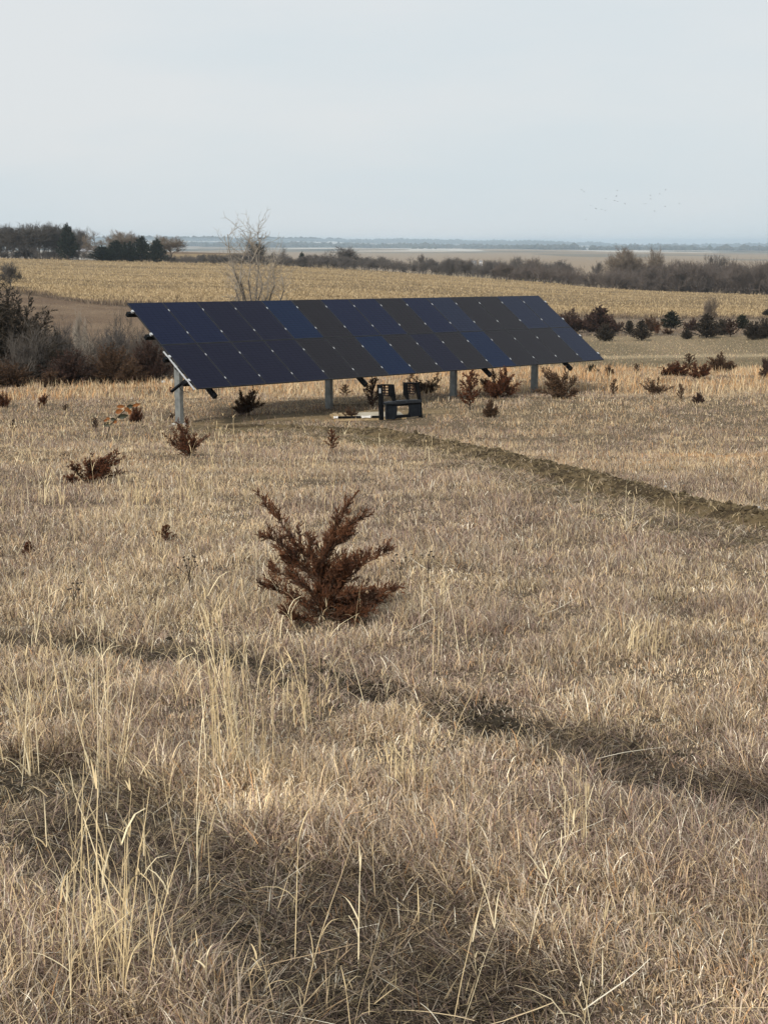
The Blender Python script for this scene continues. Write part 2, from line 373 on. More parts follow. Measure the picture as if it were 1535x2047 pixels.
# gather the stalks in rows that follow the contour
rowd = .012*xx+yy; rs = 2.4; yy = np.where(R.random(len(xx)) < .6, yy+(np.round(rowd/rs)*rs-rowd)*.85, yy); N = len(xx)
P = np.stack([xx, yy, gz(xx, yy)-.03], -1)
t = fbm(xx*.16, yy, 7, 4)
c = .97*mixcol([(.50,.375,.215), (.42,.31,.175), (.29,.215,.125), (.57,.44,.27)], np.stack([1+0*t, .8+0*t, .25+1.6*sstep(.45, .62, t), .25+0*t], -1))*R.uniform(.86, 1.1, N)[:, None]
v, f, c = blades(P, R.uniform(.10, .42, N)*(1+.5*(R.random(N)<.1)), R.uniform(0, 6.3, N), R.uniform(0, .9, N), R.uniform(0, 1.5, N), R.uniform(.08, .19, N), c, K=2, tip=.4)
tag(link('corn_stubble', np_mesh('corn_stubble', v, f, grass_m, False, c)), 'golden harvested corn stubble standing over the whole far slope', 'corn stubble', kind='stuff')

N = 9000; xx = R.uniform(-1, 1, N)*90; bwv = np.interp(xx/225*F+767.5, [-1200, 0, 100, 250, 500, 767, 1100, 1535, 2700], [232, 229, 222, 207, 205, 215, 228, 231, 236]); yy = bwv-R.uniform(0, 5, N)
P = np.stack([xx, yy, gz(xx, yy)-.03], -1)
v, f, c = blades(P, R.uniform(.25, .9, N)*(.5+vnoise(xx, yy, 9)), R.uniform(0, 6.3, N), R.uniform(0, .6, N), R.uniform(0, 1, N), R.uniform(.04, .12, N), mixcol([(.20,.145,.10), (.11,.08,.06), (.28,.21,.14)], np.tile([1, 1, .4], (N, 1))), K=2, tip=.3)
tag(link('field_edge_brush', np_mesh('field_edge_brush', v, f, grass_m, False, c)), 'dark weedy brush line along the lower edge of the corn field', 'brush', kind='stuff')

# ------------------------------------------------------------------ soil berm
def resample(P, step):
    P = np.array(P); s = np.concatenate([[0], np.cumsum(np.hypot(*np.diff(P, axis=0).T))]); q = np.arange(0, s[-1], step)
    # smooth
    X = np.interp(q, s, P[:, 0]); Y = np.interp(q, s, P[:, 1]); k = int(1.6/step)|1; ker = np.ones(k)/k
    pad = lambda a: np.concatenate([a[0]+(np.arange(-(k//2), 0))*(a[1]-a[0]), a, a[-1]+np.arange(1, k//2+1)*(a[-1]-a[-2])])
    return np.stack([np.convolve(pad(X), ker, 'valid'), np.convolve(pad(Y), ker, 'valid')], -1), q
bp, bs = resample(BERM, .03)
tg = np.gradient(bp, axis=0); tg /= np.hypot(tg[:, 0], tg[:, 1])[:, None]; nm = np.stack([-tg[:, 1], tg[:, 0]], -1)
ac = np.linspace(-1, 1, 44); Sx, Ax = np.meshgrid(np.arange(len(bp)), ac, indexing='ij')
halfw = .33+.12*(fbm(bs, bs*0, 1.4, 3)-.5)*2
halfw = halfw*(.7+.3*sstep(0, 6, bs))*(1+.45*sstep(9, 22, by[:, 22] if False else bp[:, 1]))
bx = bp[Sx, 0]+nm[Sx, 0]*Ax*halfw[Sx]; by = bp[Sx, 1]+nm[Sx, 1]*Ax*halfw[Sx]
hump = (1-np.abs(Ax)**1.8)
ampb = (.085+.05*(fbm(bs+9, bs*0, 2.2, 2)-.5))*sstep(0, 7, bs)+.03
bz = smooth_z(bx.ravel(), by.ravel()).reshape(bx.shape)+hump*(ampb[Sx])-.035
cl = fbm(bx.ravel(), by.ravel(), .13, 3).reshape(bx.shape); cl2 = fbm(bx.ravel()+9, by.ravel(), .6, 2).reshape(bx.shape)
bz += hump**.5*((np.abs(cl-.5)*2)**.8*.085+(cl2-.5)*.06+(vnoise(bx.ravel(), by.ravel(), .045).reshape(bx.shape)-.5)*.045)
bi = np.arange(bx.size).reshape(bx.shape)
bf = np.stack([bi[:-1,:-1], bi[1:,:-1], bi[1:,1:], bi[:-1,1:]], -1).reshape(-1, 4)
bc = np.tile(np.array([.140, .102, .056]), (bx.size, 1)); tt = sstep(.4, .62, fbm(bx.ravel(), by.ravel(), .35, 3))
bc = lerp(bc, np.array([.062, .045, .027]), tt)
soil = mat('turned_soil', .95, spec=.1, attr='Col', noise=(22, (.15, .12, .07), 6, .55, .8), bump=(60, .03))
o = tag(link('soil_berm', np_mesh('soil_berm', np.stack([bx, by, bz], -1).reshape(-1, 3), bf, soil, True, bc)), kind='structure')
# clods on the berm and at the wheel ruts: uncountable crumbs
def rocks(P, s, cols, seg=None):
    """irregular six-sided crumbs"""
    ico = np.array([(0,0,1),(.89,0,.45),(.28,.85,.45),(-.72,.53,.45),(-.72,-.53,.45),(.28,-.85,.45),(.72,.53,-.45),(-.28,.85,-.45),(-.89,0,-.45),(-.28,-.85,-.45),(.72,-.53,-.45),(0,0,-1)])
    fc = np.array([(0,1,2),(0,2,3),(0,3,4),(0,4,5),(0,5,1),(1,6,2),(2,7,3),(3,8,4),(4,9,5),(5,10,1),(6,7,2),(7,8,3),(8,9,4),(9,10,5),(10,6,1),(11,7,6),(11,8,7),(11,9,8),(11,10,9),(11,6,10)])
    n = len(P); j = R.uniform(.65, 1.3, (n, 12, 1)); a = R.uniform(0, 6.3, n); sc = R.uniform(.6, 1.2, (n, 1, 3))*np.array([1, 1, .75])
    v = ico[None]*j*sc; v = np.stack([v[..., 0]*np.cos(a)[:, None]-v[..., 1]*np.sin(a)[:, None], v[..., 0]*np.sin(a)[:, None]+v[..., 1]*np.cos(a)[:, None], v[..., 2]], -1)
    v = v*s[:, None, None]+P[:, None]
    f = (fc[None]+(np.arange(n)*12)[:, None, None]).reshape(-1, 3)
    return v.reshape(-1, 3), f, np.repeat(cols, 12, 0)
N = 8000
si = R.integers(150, len(bp), N); aa = R.normal(0, .5, N).clip(-1.15, 1.15)
cx = bp[si, 0]+nm[si, 0]*aa*halfw[si]; cy = bp[si, 1]+nm[si, 1]*aa*halfw[si]
ai = ((aa.clip(-1, 1)+1)/2*43).astype(int)
P = np.stack([cx, cy, bz[si, ai]+.004], -1)
s = R.gamma(2, .0065, N)+.006
cc_ = mixcol([(.15,.115,.065), (.075,.056,.034), (.22,.17,.11)], np.tile([1, 1, .35], (N, 1)))
v1, f1, c1 = rocks(P, s, cc_)
N = 420
N = 3600; ti = R.random(N) < .5; pts = np.array([( (lambda A, t: (A[0][0]*(1-t)+A[1][0]*t, A[0][1]*(1-t)+A[1][1]*t))( (lambda T, i: (T[i], T[i+1]))(TRK1 if b else TRK2, R.integers(0, (len(TRK1) if b else len(TRK2))-1)), R.random())) for b in ti])
cx = pts[:, 0]+R.normal(0, .12, N); cy = pts[:, 1]+R.normal(0, .16, N); kk = fbm(cx, cy, .45, 3) > .55; cx, cy = cx[kk], cy[kk]
P = np.stack([cx, cy, gz(cx, cy)+.004], -1)
v2, f2, c2 = rocks(P, (R.gamma(2, .0065, len(P))+.005).clip(0, .026), np.tile([.042, .034, .024], (len(P), 1)))
v, f, c = cat([(v1, f1, c1), (v2, f2, c2)])
tag(link('soil_clods', np_mesh('soil_clods', v, f, soil, False, c)), 'loose dark clods of turned soil along the trench line and wheel ruts', 'soil', kind='stuff')
# stray straw lying over the berm
N = 2600
si = R.integers(60, len(bp), N); aa = R.uniform(-1.25, 1.25, N); aa = np.sign(aa)*np.abs(aa)**.5
cx = bp[si, 0]+nm[si, 0]*aa*halfw[si]; cy = bp[si, 1]+nm[si, 1]*aa*halfw[si]
zb = np.where(np.abs(aa) < 1, bz[si, ((aa.clip(-1, 1)+1)/2*43).astype(int)], smooth_z(cx, cy))
P = np.stack([cx, cy, zb], -1)
v, f, c = blades(P, R.uniform(.05, .16, N), R.uniform(0, 6.3, N), R.uniform(.5, 1.3, N), R.uniform(0, .9, N), R.uniform(.006, .011, N), mixcol([STRAW, TAN, GREY], np.tile([.5, 1, .6], (N, 1)))*.8, K=2)
tag(link('scattered_straw', np_mesh('scattered_straw', v, f, grass_m, False, c)), 'loose straw lying over the turned soil berm', 'straw', kind='stuff')

# ------------------------------------------------------------------ tall pale stalks
def stalk_set(xy, n, hmin, hmax, lean_ang, lean, spread, leafy=1.0, cols=None, thick=1.0):
    """a set of culms with drooping leaves; xy (n,2) bases"""
    P = np.stack([xy[:, 0], xy[:, 1], gz(xy[:, 0], xy[:, 1])-.01], -1)
    cols = cols or [(.74,.58,.34), (.58,.45,.27), (.84,.71,.47)]
    h = R.uniform(hmin, hmax, n); ang = lean_ang+R.normal(0, spread, n); th = np.abs(R.normal(lean, .12, n)); cu = R.normal(.18, .22, n)
    c = mixcol(cols, np.tile([1, .8, .5], (n, 1)))*R.uniform(.85, 1.15, n)[:, None]
    lod = np.maximum(1, P[:, 1]/11)
    out = [blades(P, h, ang, th, cu, R.uniform(.0022, .0038, n)*lod*thick, c, K=6, tip=.45, wob=.045)]
    # leaves along the culm
    K = 6; tt = np.linspace(0, 1, K+1)
    thm = th[:, None]+cu[:, None]*tt[None, :]**1.3
    st = np.stack([np.sin(thm)*np.cos(ang)[:, None], np.sin(thm)*np.sin(ang)[:, None], np.cos(thm)], -1)*(h/K)[:, None, None]
    pos = np.concatenate([P[:, None], P[:, None]+np.cumsum(st[:, :-1], 1)], 1)
    for r in range(4):
        m = R.random(n) < .62*leafy
        if m.sum() == 0: continue
        q = R.integers(1, K+1, m.sum()); idx = np.where(m)[0]; B = pos[idx, q]
        hl = R.uniform(.07, .24, len(idx))*np.minimum(1, h[idx]/.4)
        out.append(blades(B, hl, R.uniform(0, 6.3, len(idx)), R.uniform(.15, .7, len(idx)), R.uniform(.5, 2.6, len(idx)), R.uniform(.0022, .0050, len(idx))*np.maximum(1, B[:, 1]/11)*thick, c[idx]*.98, K=5, tip=.15, wob=.12))
    m = np.where(R.random(n) < .5)[0]
    if len(m):   # ragged seed heads at the tips
        for _ in range(2):
            out.append(blades(pos[m, K], R.uniform(.04, .10, len(m)), ang[m]+R.normal(0, .4, len(m)), thm[m, K]+R.normal(0, .2, len(m)), R.uniform(.2, 1.2, len(m)), R.uniform(.0028, .0055, len(m))*lod[m]*thick, c[m]*.92, K=3, tip=.2, wob=.15))
    return cat(out)
# scattered single stalks over the meadow (uncountable)
sx, sy, sh = [], [], []
for y0, y1, n in [(2.8, 6, 60), (6, 10, 100), (10, 16, 130), (16, 26, 150), (26, 36, 150)]:
    yy = R.uniform(y0, y1, n*3); xx = R.uniform(-1, 1, n*3)*(.285*yy+.8)
    k_ = (fbm(xx+77, yy, 1.8, 3)-.28*np.clip(xx/(.26*yy), -1, 1) > .50)&(polydist(xx, yy, BERM) > .7); xx, yy = xx[k_][:n], yy[k_][:n]
    sx.append(xx); sy.append(yy)
xy = np.stack([np.concatenate(sx), np.concatenate(sy)], -1)
v, f, c = stalk_set(xy, len(xy), .16, .50, 1.9, .3, 1.3, 1.1)
N = 150; yy = 1/R.uniform(1/12, 1/3, N); xx = R.uniform(-1, 1, N)*(.285*yy+.3); P = np.stack([xx, yy, gz(xx, yy)+R.uniform(.02, .075, N)], -1)
v, f, c = cat([(v, f, c), blades(P, R.uniform(.12, .34, N), R.uniform(0, 6.3, N), R.normal(1.5, .12, N), R.normal(.05, .1, N), R.uniform(.0025, .0055, N)*np.maximum(1, yy/9), mixcol([STRAW, PALE, TAN], np.tile([1, .5, .6], (N, 1))), K=5, tip=.4, wob=.06)])
tag(link('grass_stalks', np_mesh('grass_stalks', v, f, grass_m, False, c)), 'thin pale stalks of taller dry grass scattered through the meadow', 'grass', kind='stuff')
CLUMPS = [ # px, v(base), top v, count, radius, lean angle, label
 (62,1530,1330,16,.05,2.4,'narrow pale grass tuft at the left edge below the wheel track'),
 (215,1560,1225,14,.07,1.3,'upright pale grass tuft left of the tall leaning tuft, above the dark patch'),
 (480,1560,1190,46,.15,2.2,'tallest pale golden grass clump, leaning left in front of the rust cedar'),
 (130,1440,1255,26,.26,1.6,'wide loose pale grass clump at the left edge above the narrow tuft'),
 (610,1450,1310,16,.14,1.8,'short pale grass clump below and left of the rust cedar'),
 (185,2000,1560,22,.18,1.9,'tall loose straw clump in the bottom left corner'),
 (315,1990,1590,9,.12,1.7,'tall thin straw stalks right of the bottom left clump'),
 (400,1800,1560,4,.05,1.5,'single slender straw stalk with hooked tip over the dark wheel track'),
 (490,2010,1830,6,.10,2.5,'short leaning straw stalks at the bottom, left of the middle'),
 (820,1590,1490,22,.10,1.6,'bright yellow grass tuft in the lower middle'),
 (1160,1700,1530,11,.07,1.6,'pale upright grass tuft just below the upper wheel track, right of middle'),
 (1290,1310,1245,26,.16,.8,'pale grass tuft spilling right in the open meadow at right'),
 (270,1010,955,22,.10,1.2,'small yellow grass clump right of the low rust cedar at left'),
 (385,1000,935,26,.13,2.3,'small yellow leaning grass clump left of the open meadow middle'),
 (110,1010,950,16,.1,1.8,'small yellow grass clump left of the low rust cedar'),
]
for px, vb, vt, n, rad, la, lab in CLUMPS:
    bx_, by_, bz_ = pix_ground(px, vb); H = (vb-vt)/(F/by_)*1.06
    r_ = rad*np.sqrt(R.random(n))*max(1, by_/9); a_ = R.uniform(0, 6.3, n)
    xy = np.stack([bx_+r_*np.cos(a_), by_+r_*np.sin(a_)], -1)
    v, f, c = stalk_set(xy, n, H*.55, H*1.05, la, .16, .7, 1.1, thick=1.2)
    v = v-np.array([bx_, by_, bz_])
    o = link('grass_clump', np_mesh('grass_clump', v, f, grass_m, False, c)); o.location = (bx_, by_, bz_)
    tag(o, lab, 'grass clump', 'pale grass clumps in the meadow')

# ------------------------------------------------------------------ woody plants
def seg_mesh(S, n=3):
    """S rows: p0(3) p1(3) r0 r1"""
    S = np.asarray(S, float); p0, p1, r0, r1 = S[:, :3], S[:, 3:6], S[:, 6], S[:, 7]
    d = p1-p0; d /= np.linalg.norm(d, axis=1)[:, None]+1e-9
    a = np.where(np.abs(d[:, 2:3]) < .9, np.array([[0, 0, 1.]]), np.array([[1., 0, 0]]))
    x = np.cross(d, a); x /= np.linalg.norm(x, axis=1)[:, None]; y = np.cross(d, x)
    an = np.arange(n)*2*pi/n
    ring = x[:, None]*np.cos(an)[None, :, None]+y[:, None]*np.sin(an)[None, :, None]
    v = np.concatenate([p0[:, None]+ring*r0[:, None, None], p1[:, None]+ring*r1[:, None, None]], 1)
    b = (np.arange(len(S))*2*n)[:, None]; i = np.arange(n)[None, :]; j = (i+1) % n
    f = np.stack([b+i, b+j, b+j+n, b+i+n], -1).reshape(-1, 4)
    return v.reshape(-1, 3), f
def bare_tree(seed, H=10, W=8, stems=1, levels=4, kids=5, twig=.02, trunk_r=None, trunk_h=.22, up=.35, wob=.18, lean=0, spread=1.0, clear=0):
    """returns (trunk segs, crown segs), height normalised to H and crown width to W"""
    rg = random.Random(seed); T = []; Cn = []
    trunk_r = trunk_r or H*.022
    def grow(p, d, L, r, lev):
        n = 4 if lev < 2 else 3; pts = [p]; q = p; dd = d
        for i in range(n):
            dd = (dd+Vector((rg.gauss(0, wob), rg.gauss(0, wob), rg.gauss(0, wob)+up*.12))).normalized()
            nq = q+dd*(L/n); ra = r*(1-.62*i/n); rb = r*(1-.62*(i+1)/n)
            (T if lev == 0 else Cn).append((*q, *nq, ra, max(rb, twig*.5))); q = nq; pts.append(q)
        if lev >= levels: return
        k = kids if lev > 0 else kids+1
        for i in range(k):
            t = rg.uniform(.35 if lev else .45, 1.0) if i < k-1 else 1.0
            s = t*n; a = min(int(s), n-1); b = pts[a].lerp(pts[a+1], s-a)
            ax = dd.orthogonal().normalized(); ax.rotate(Matrix.Rotation(rg.uniform(0, 2*pi), 3, dd))
            ang = rg.uniform(.35, .95)*spread if i < k-1 else rg.uniform(.05, .3)
            nd = (dd*cos(ang)+ax*sin(ang)); nd.z += up*rg.uniform(.2, .7); nd.normalize()
            grow(b, nd, L*rg.uniform(.5, .78), max(r*.55*(1-.4*t+.2), twig), lev+1)
    for s in range(stems):
        a = rg.uniform(0, 2*pi); tl = (rg.uniform(.08, .42) if stems > 1 else lean)
        grow(Vector((cos(a)*.02*H*(stems > 1), sin(a)*.02*H*(stems > 1), 0)), Vector((sin(tl)*cos(a), sin(tl)*sin(a), cos(tl))), H*trunk_h*rg.uniform(.85, 1.2), trunk_r*(1 if stems == 1 else .6), 0)
    A = np.array(T+Cn); zt = np.percentile(A[:, 5], 99.7); wx = np.percentile(np.abs(A[:, [3, 4]]), 98.5)
    sz = H/zt; sw = (W/2)/wx
    for M in (A,):
        M[:, [0, 1, 3, 4]] *= sw; M[:, [2, 5]] *= sz
    return A[:len(T)], A[len(T):]
def bark(name, a, b): return mat(name, .9, a, spec=.15, noise=(3.5, b, 5, .4, .65))
BK_GREY = bark('grey_bark', (.105,.092,.080), (.060,.052,.046)); BK_BROWN = bark('brown_twigs', (.090,.066,.052), (.055,.042,.034))
BK_PALE = bark('pale_dead_wood', (.33,.29,.24), (.20,.17,.135)); BK_DARK = bark('dark_bark', (.062,.048,.036), (.035,.028,.022))
BK_TAN = bark('tan_twigs', (.20,.16,.12), (.13,.10,.078)); BK_FAR = bark('hazy_grey_twigs', (.125,.110,.10), (.078,.068,.062))
def slot(o, m):
    o.material_slots[0].link = 'OBJECT'; o.material_slots[0].material = m
TREEV = []
specs = [dict(seed=1, levels=4, kids=7, up=.35), dict(seed=2, levels=4, kids=7, up=.5, trunk_h=.25), dict(seed=3, levels=4, kids=6, up=.2, trunk_h=.18, spread=1.15),
         dict(seed=4, stems=4, levels=4, kids=4, up=.45, trunk_h=.3), dict(seed=5, stems=6, levels=3, kids=5, up=.5, trunk_h=.34), dict(seed=6, levels=4, kids=6, up=.6, trunk_h=.3, spread=.8), dict(seed=17, levels=4, kids=8, up=.25, trunk_h=.13, spread=1.25), dict(seed=19, levels=4, kids=8, up=.4, trunk_h=.16, spread=1.1)]
for i, sp in enumerate(specs):
    t, cr = bare_tree(H=1, W=1, twig=.0023, **sp)
    tv, tf = seg_mesh(t, 6); cv, cf = seg_mesh(cr, 3)
    TREEV.append((np_mesh('trunk', tv, tf, BK_GREY, True), np_mesh('crown', cv, cf, BK_GREY, False), (t, cr)))
    print('tree', i, len(cr))
def place_tree(px, vb, vt, wpx, var, m, label, group, cat_='tree', name='bare_tree', y=None, sink=.1, rz=None, m2=None):
    """vb/vt: photo rows of foot and top; y: real distance when the foot is hidden"""
    if y is None: x, y, z = pix_ground(px, vb)
    else: x = (px-767.5)/F*y; z = float(smooth_z(np.array([x]), np.array([y]))[0])
    zt = EYE-tanv(vt)*y; H = zt-z; W = wpx/(F/y)
    r = empty(name, (x, y, z-sink), label, cat_, group, rz if rz is not None else random.Random(px).uniform(0, 6.3))
    for nme, me, mm in (('trunk', TREEV[var][0], m), ('crown', TREEV[var][1], m2 or m)):
        o = link(nme, me, r); o.scale = (W, W, H+sink); slot(o, mm)
    return r
BG = 'bare trees along the farm windbreak'
farm = [ # px, top, width, variant, label
 (8,455,75,0,'leftmost bare grey tree of the windbreak, cut by the photo edge'),(34,452,60,1,'tall bare grey tree second from the left edge in the windbreak'),
 (66,447,60,5,'tall bare grey tree above the round lone field tree'),(93,448,50,0,'bare grey tree in the middle of the tall left windbreak'),
 (118,452,55,1,'bare tree just left of the thin evergreen in the windbreak'),(150,462,34,2,'low bare tree ending the tall windbreak on its right'),
 (204,462,56,2,'spreading bare tree between the pale house and the dark evergreens'),(262,464,56,0,'bare tree rising behind the dark evergreens'),
 (347,474,56,7,'round pale bare tree right of the dark evergreens')]
for px, vt, w, var, lab in farm:
    place_tree(px, 0, vt-3, w*1.45, (7 if var in (0, 1) else var), BK_GREY if px not in (347, 204, 262) else BK_TAN, lab, BG, y=476+(px*7 % 17))
for k in range(26):   # second row fills the windbreak
    px = -40+k*8.2+(k*37 % 7); place_tree(px, 0, 449+(k*53 % 15), 46, (k*5) % 8, (BK_FAR, BK_GREY, BK_FAR)[k*7 % 3], 'slim bare grey tree in the back row of the left windbreak', 'back row of the windbreak', y=494+(k*29 % 14))
place_tree(22, 577, 524, 66, 6, BK_GREY, 'small round bare tree alone at the left end of the corn field', None, name='bare_tree')
place_tree(515, 0, 482, 70, 6, BK_DARK, 'dark bushy bare tree behind the pale dead tree on the horizon', 'bare trees in the far hedgerow', y=492)
place_tree(560, 0, 492, 36, 2, BK_FAR, 'low bare hedgerow tree right of the dead tree', 'bare trees in the far hedgerow', y=500)
place_tree(690, 0, 493, 92, 6, BK_FAR, 'wide low bare tree standing out of the hedgerow behind the array', 'bare trees in the far hedgerow', y=486)
place_tree(655, 0, 502, 44, 3, BK_FAR, 'low bare tree touching the left side of the wide hedgerow tree', 'bare trees in the far hedgerow', y=490)
place_tree(1250, 0, 494, 84, 7, BK_TAN, 'tall pale bare tree rising above the right woods, left of a pair', 'tall trees above the right woods', y=455)
place_tree(1300, 0, 497, 66, 6, BK_TAN, 'tall pale bare tree rising above the right woods, right of a pair', 'tall trees above the right woods', y=458)
place_tree(1420, 0, 508, 70, 0, BK_FAR, 'bare tree rising above the woods near the right edge', 'tall trees above the right woods', y=460)
place_tree(1180, 0, 522, 36, 1, BK_FAR, 'slim bare tree in the dip left of the tall pale pair', 'tall trees above the right woods', y=452)
place_tree(837, 0, 507, 26, 1, BK_FAR, 'slim bare tree above the hedgerow right of the wide tree', 'bare trees in the far hedgerow', y=480)
place_tree(1413, 632, 594, 54, 6, BK_TAN, 'round pale grey bare bush behind the largest row cedar', None, 'bush', 'bare_bush', y=163)

# hedgerow and woods read as one mass: one object of many merged shrubs
def merged(items, name, m, label, cat_):
    Vs, Fs = [], []; n = 0
    for x, y, z, H, W, var, rz in items:
        t, cr = TREEV[var][2]; S = np.concatenate([t, cr]).copy()
        c_, s_ = cos(rz), sin(rz)
        for a in (0, 3):
            xx = S[:, a]*W; yy = S[:, a+1]*W; S[:, a] = xx*c_-yy*s_+x; S[:, a+1] = xx*s_+yy*c_+y; S[:, a+2] = S[:, a+2]*H+z
        S[:, 6:] *= (W+H)/2
        v, f = seg_mesh(S, 3); Vs.append(v); Fs.append(f+n); n += len(v)
    o = link(name, np_mesh(name, np.concatenate(Vs), np.concatenate(Fs), m)); tag(o, label, cat_, kind='stuff'); return o
def belt(px0, px1, n, top, y0, y1, seed, jit=8):
    rg = random.Random(seed); it = []
    for i in range(n):
        px = px0+(px1-px0)*(i+rg.random())/n; y = rg.uniform(y0, y1); x = (px-767.5)/F*y
        z = float(smooth_z(np.array([x]), np.array([y]))[0])
        vt = np.interp(px, *zip(*top))+rg.uniform(-jit*.3, jit); H = EYE-tanv(vt)*y-z
        if H < .8: H = .8
        it.append((x, y, z-.3, H, H*rg.uniform(.7, 1.25)+1.0, rg.choice([2, 3, 6, 4, 7]), rg.uniform(0, 6.3)))
    return it
it = belt(360, 1130, 125, [(360,508),(440,506),(500,500),(560,502),(600,508),(700,508),(760,512),(850,514),(930,512),(990,516),(1040,512),(1130,520)], 446, 500, 1)
merged(it, 'hedgerow', BK_FAR, 'grey leafless hedgerow running along the crest behind the corn field', 'hedgerow')
it = belt(-60, 400, 60, [(-60,494),(160,496),(250,502),(400,507)], 470, 505, 3, 8)
merged(it, 'undergrowth', BK_FAR, 'grey brush under the windbreak trees along the crest at the left', 'brush')
it = belt(980, 1860, 170, [(980,522),(1060,518),(1140,536),(1200,532),(1250,522),(1330,518),(1400,520),(1470,520),(1535,524),(1860,535)], 405, 470, 2, 17)
merged(it, 'woods', bark('woods_twigs', (.130,.105,.090), (.085,.069,.060)), 'dense leafless brown woods below the crest at the right', 'woods')

# dead tree behind the array
def dead_tree():
    y = 84.; x = (500-767.5)/F*y; z = float(smooth_z(np.array([x]), np.array([y]))[0])
    r = empty('dead_tree', (x, y, z-.1), 'tall pale dead tree with many bare stems rising behind the array', 'tree')
    sc = y/F; rg = random.Random(5)
    def pt(px, v, d): return Vector(((px-500)*sc, d, EYE-tanv(v)*y-z+.1))
    T, Cn = [], []
    stems = [ # base px, polyline (px,v), depth drift
     [(500,700),(492,640),(487,590),(474,545),(462,500),(458,468)], [(500,700),(497,650),(493,600),(484,560),(487,520),(500,488),(508,462)],
     [(503,700),(503,640),(505,600),(500,560),(506,525),(524,490),(520,462)], [(505,700),(514,640),(518,598),(528,575),(520,540),(512,500),(492,465)],
     [(506,700),(530,640),(545,590),(552,570),(548,545),(556,520)], [(498,700),(482,640),(480,600),(473,578),(478,560),(462,530)],
     [(508,700),(536,650),(560,612),(572,580),(568,548)], [(500,700),(490,660),(486,620),(476,600),(483,570)], [(506,700),(520,655),(524,618),(540,590),(538,560),(546,535)],
     [(502,700),(507,650),(512,605),(514,570),(520,530),(522,478)]]
    for k, st in enumerate(stems):
        dr = rg.uniform(-1, 1); n = len(st); prev = None
        for i, (px, v) in enumerate(st):
            p = pt(px+rg.uniform(-1.5, 1.5), v, dr*i/n*1.2+rg.uniform(-.08, .08))
            if prev is not None:
                ra = .058*(1-(i-1)/n)**1.1+.012; rb = .058*(1-i/n)**1.1+.01
                (T if i <= 3 else Cn).append((*prev, *p, ra*.9, rb*.9))
                if i >= 2:
                    for j in range(6):   # side branches and twigs
                        b = prev.lerp(p, rg.random()); a = rg.uniform(0, 2*pi); d = Vector((cos(a)*.8, sin(a)*.8, rg.uniform(.2, 1.1))).normalized(); L = rg.uniform(.5, 1.4); rr = .014
                        q = b
                        for s in range(4):
                            d = (d+Vector((rg.gauss(0, .22), rg.gauss(0, .22), rg.gauss(.05, .2)))).normalized(); nq = q+d*L/4; Cn.append((*q, *nq, rr, rr*.75)); rr *= .75; 
                            for _ in range(2):
                                e = (d+Vector((rg.gauss(0, .6), rg.gauss(0, .6), rg.gauss(.2, .5)))).normalized(); e1 = nq+e*rg.uniform(.15, .5); Cn.append((*nq, *e1, .0075, .004))
                            q = nq
            prev = p
    v, f = seg_mesh(T, 8); tr = link('trunk', np_mesh('trunk', v, f, BK_GREY, True), r)
    v, f = seg_mesh(Cn, 4); link('crown', np_mesh('crown', v, f, BK_PALE, True), r)
dead_tree()

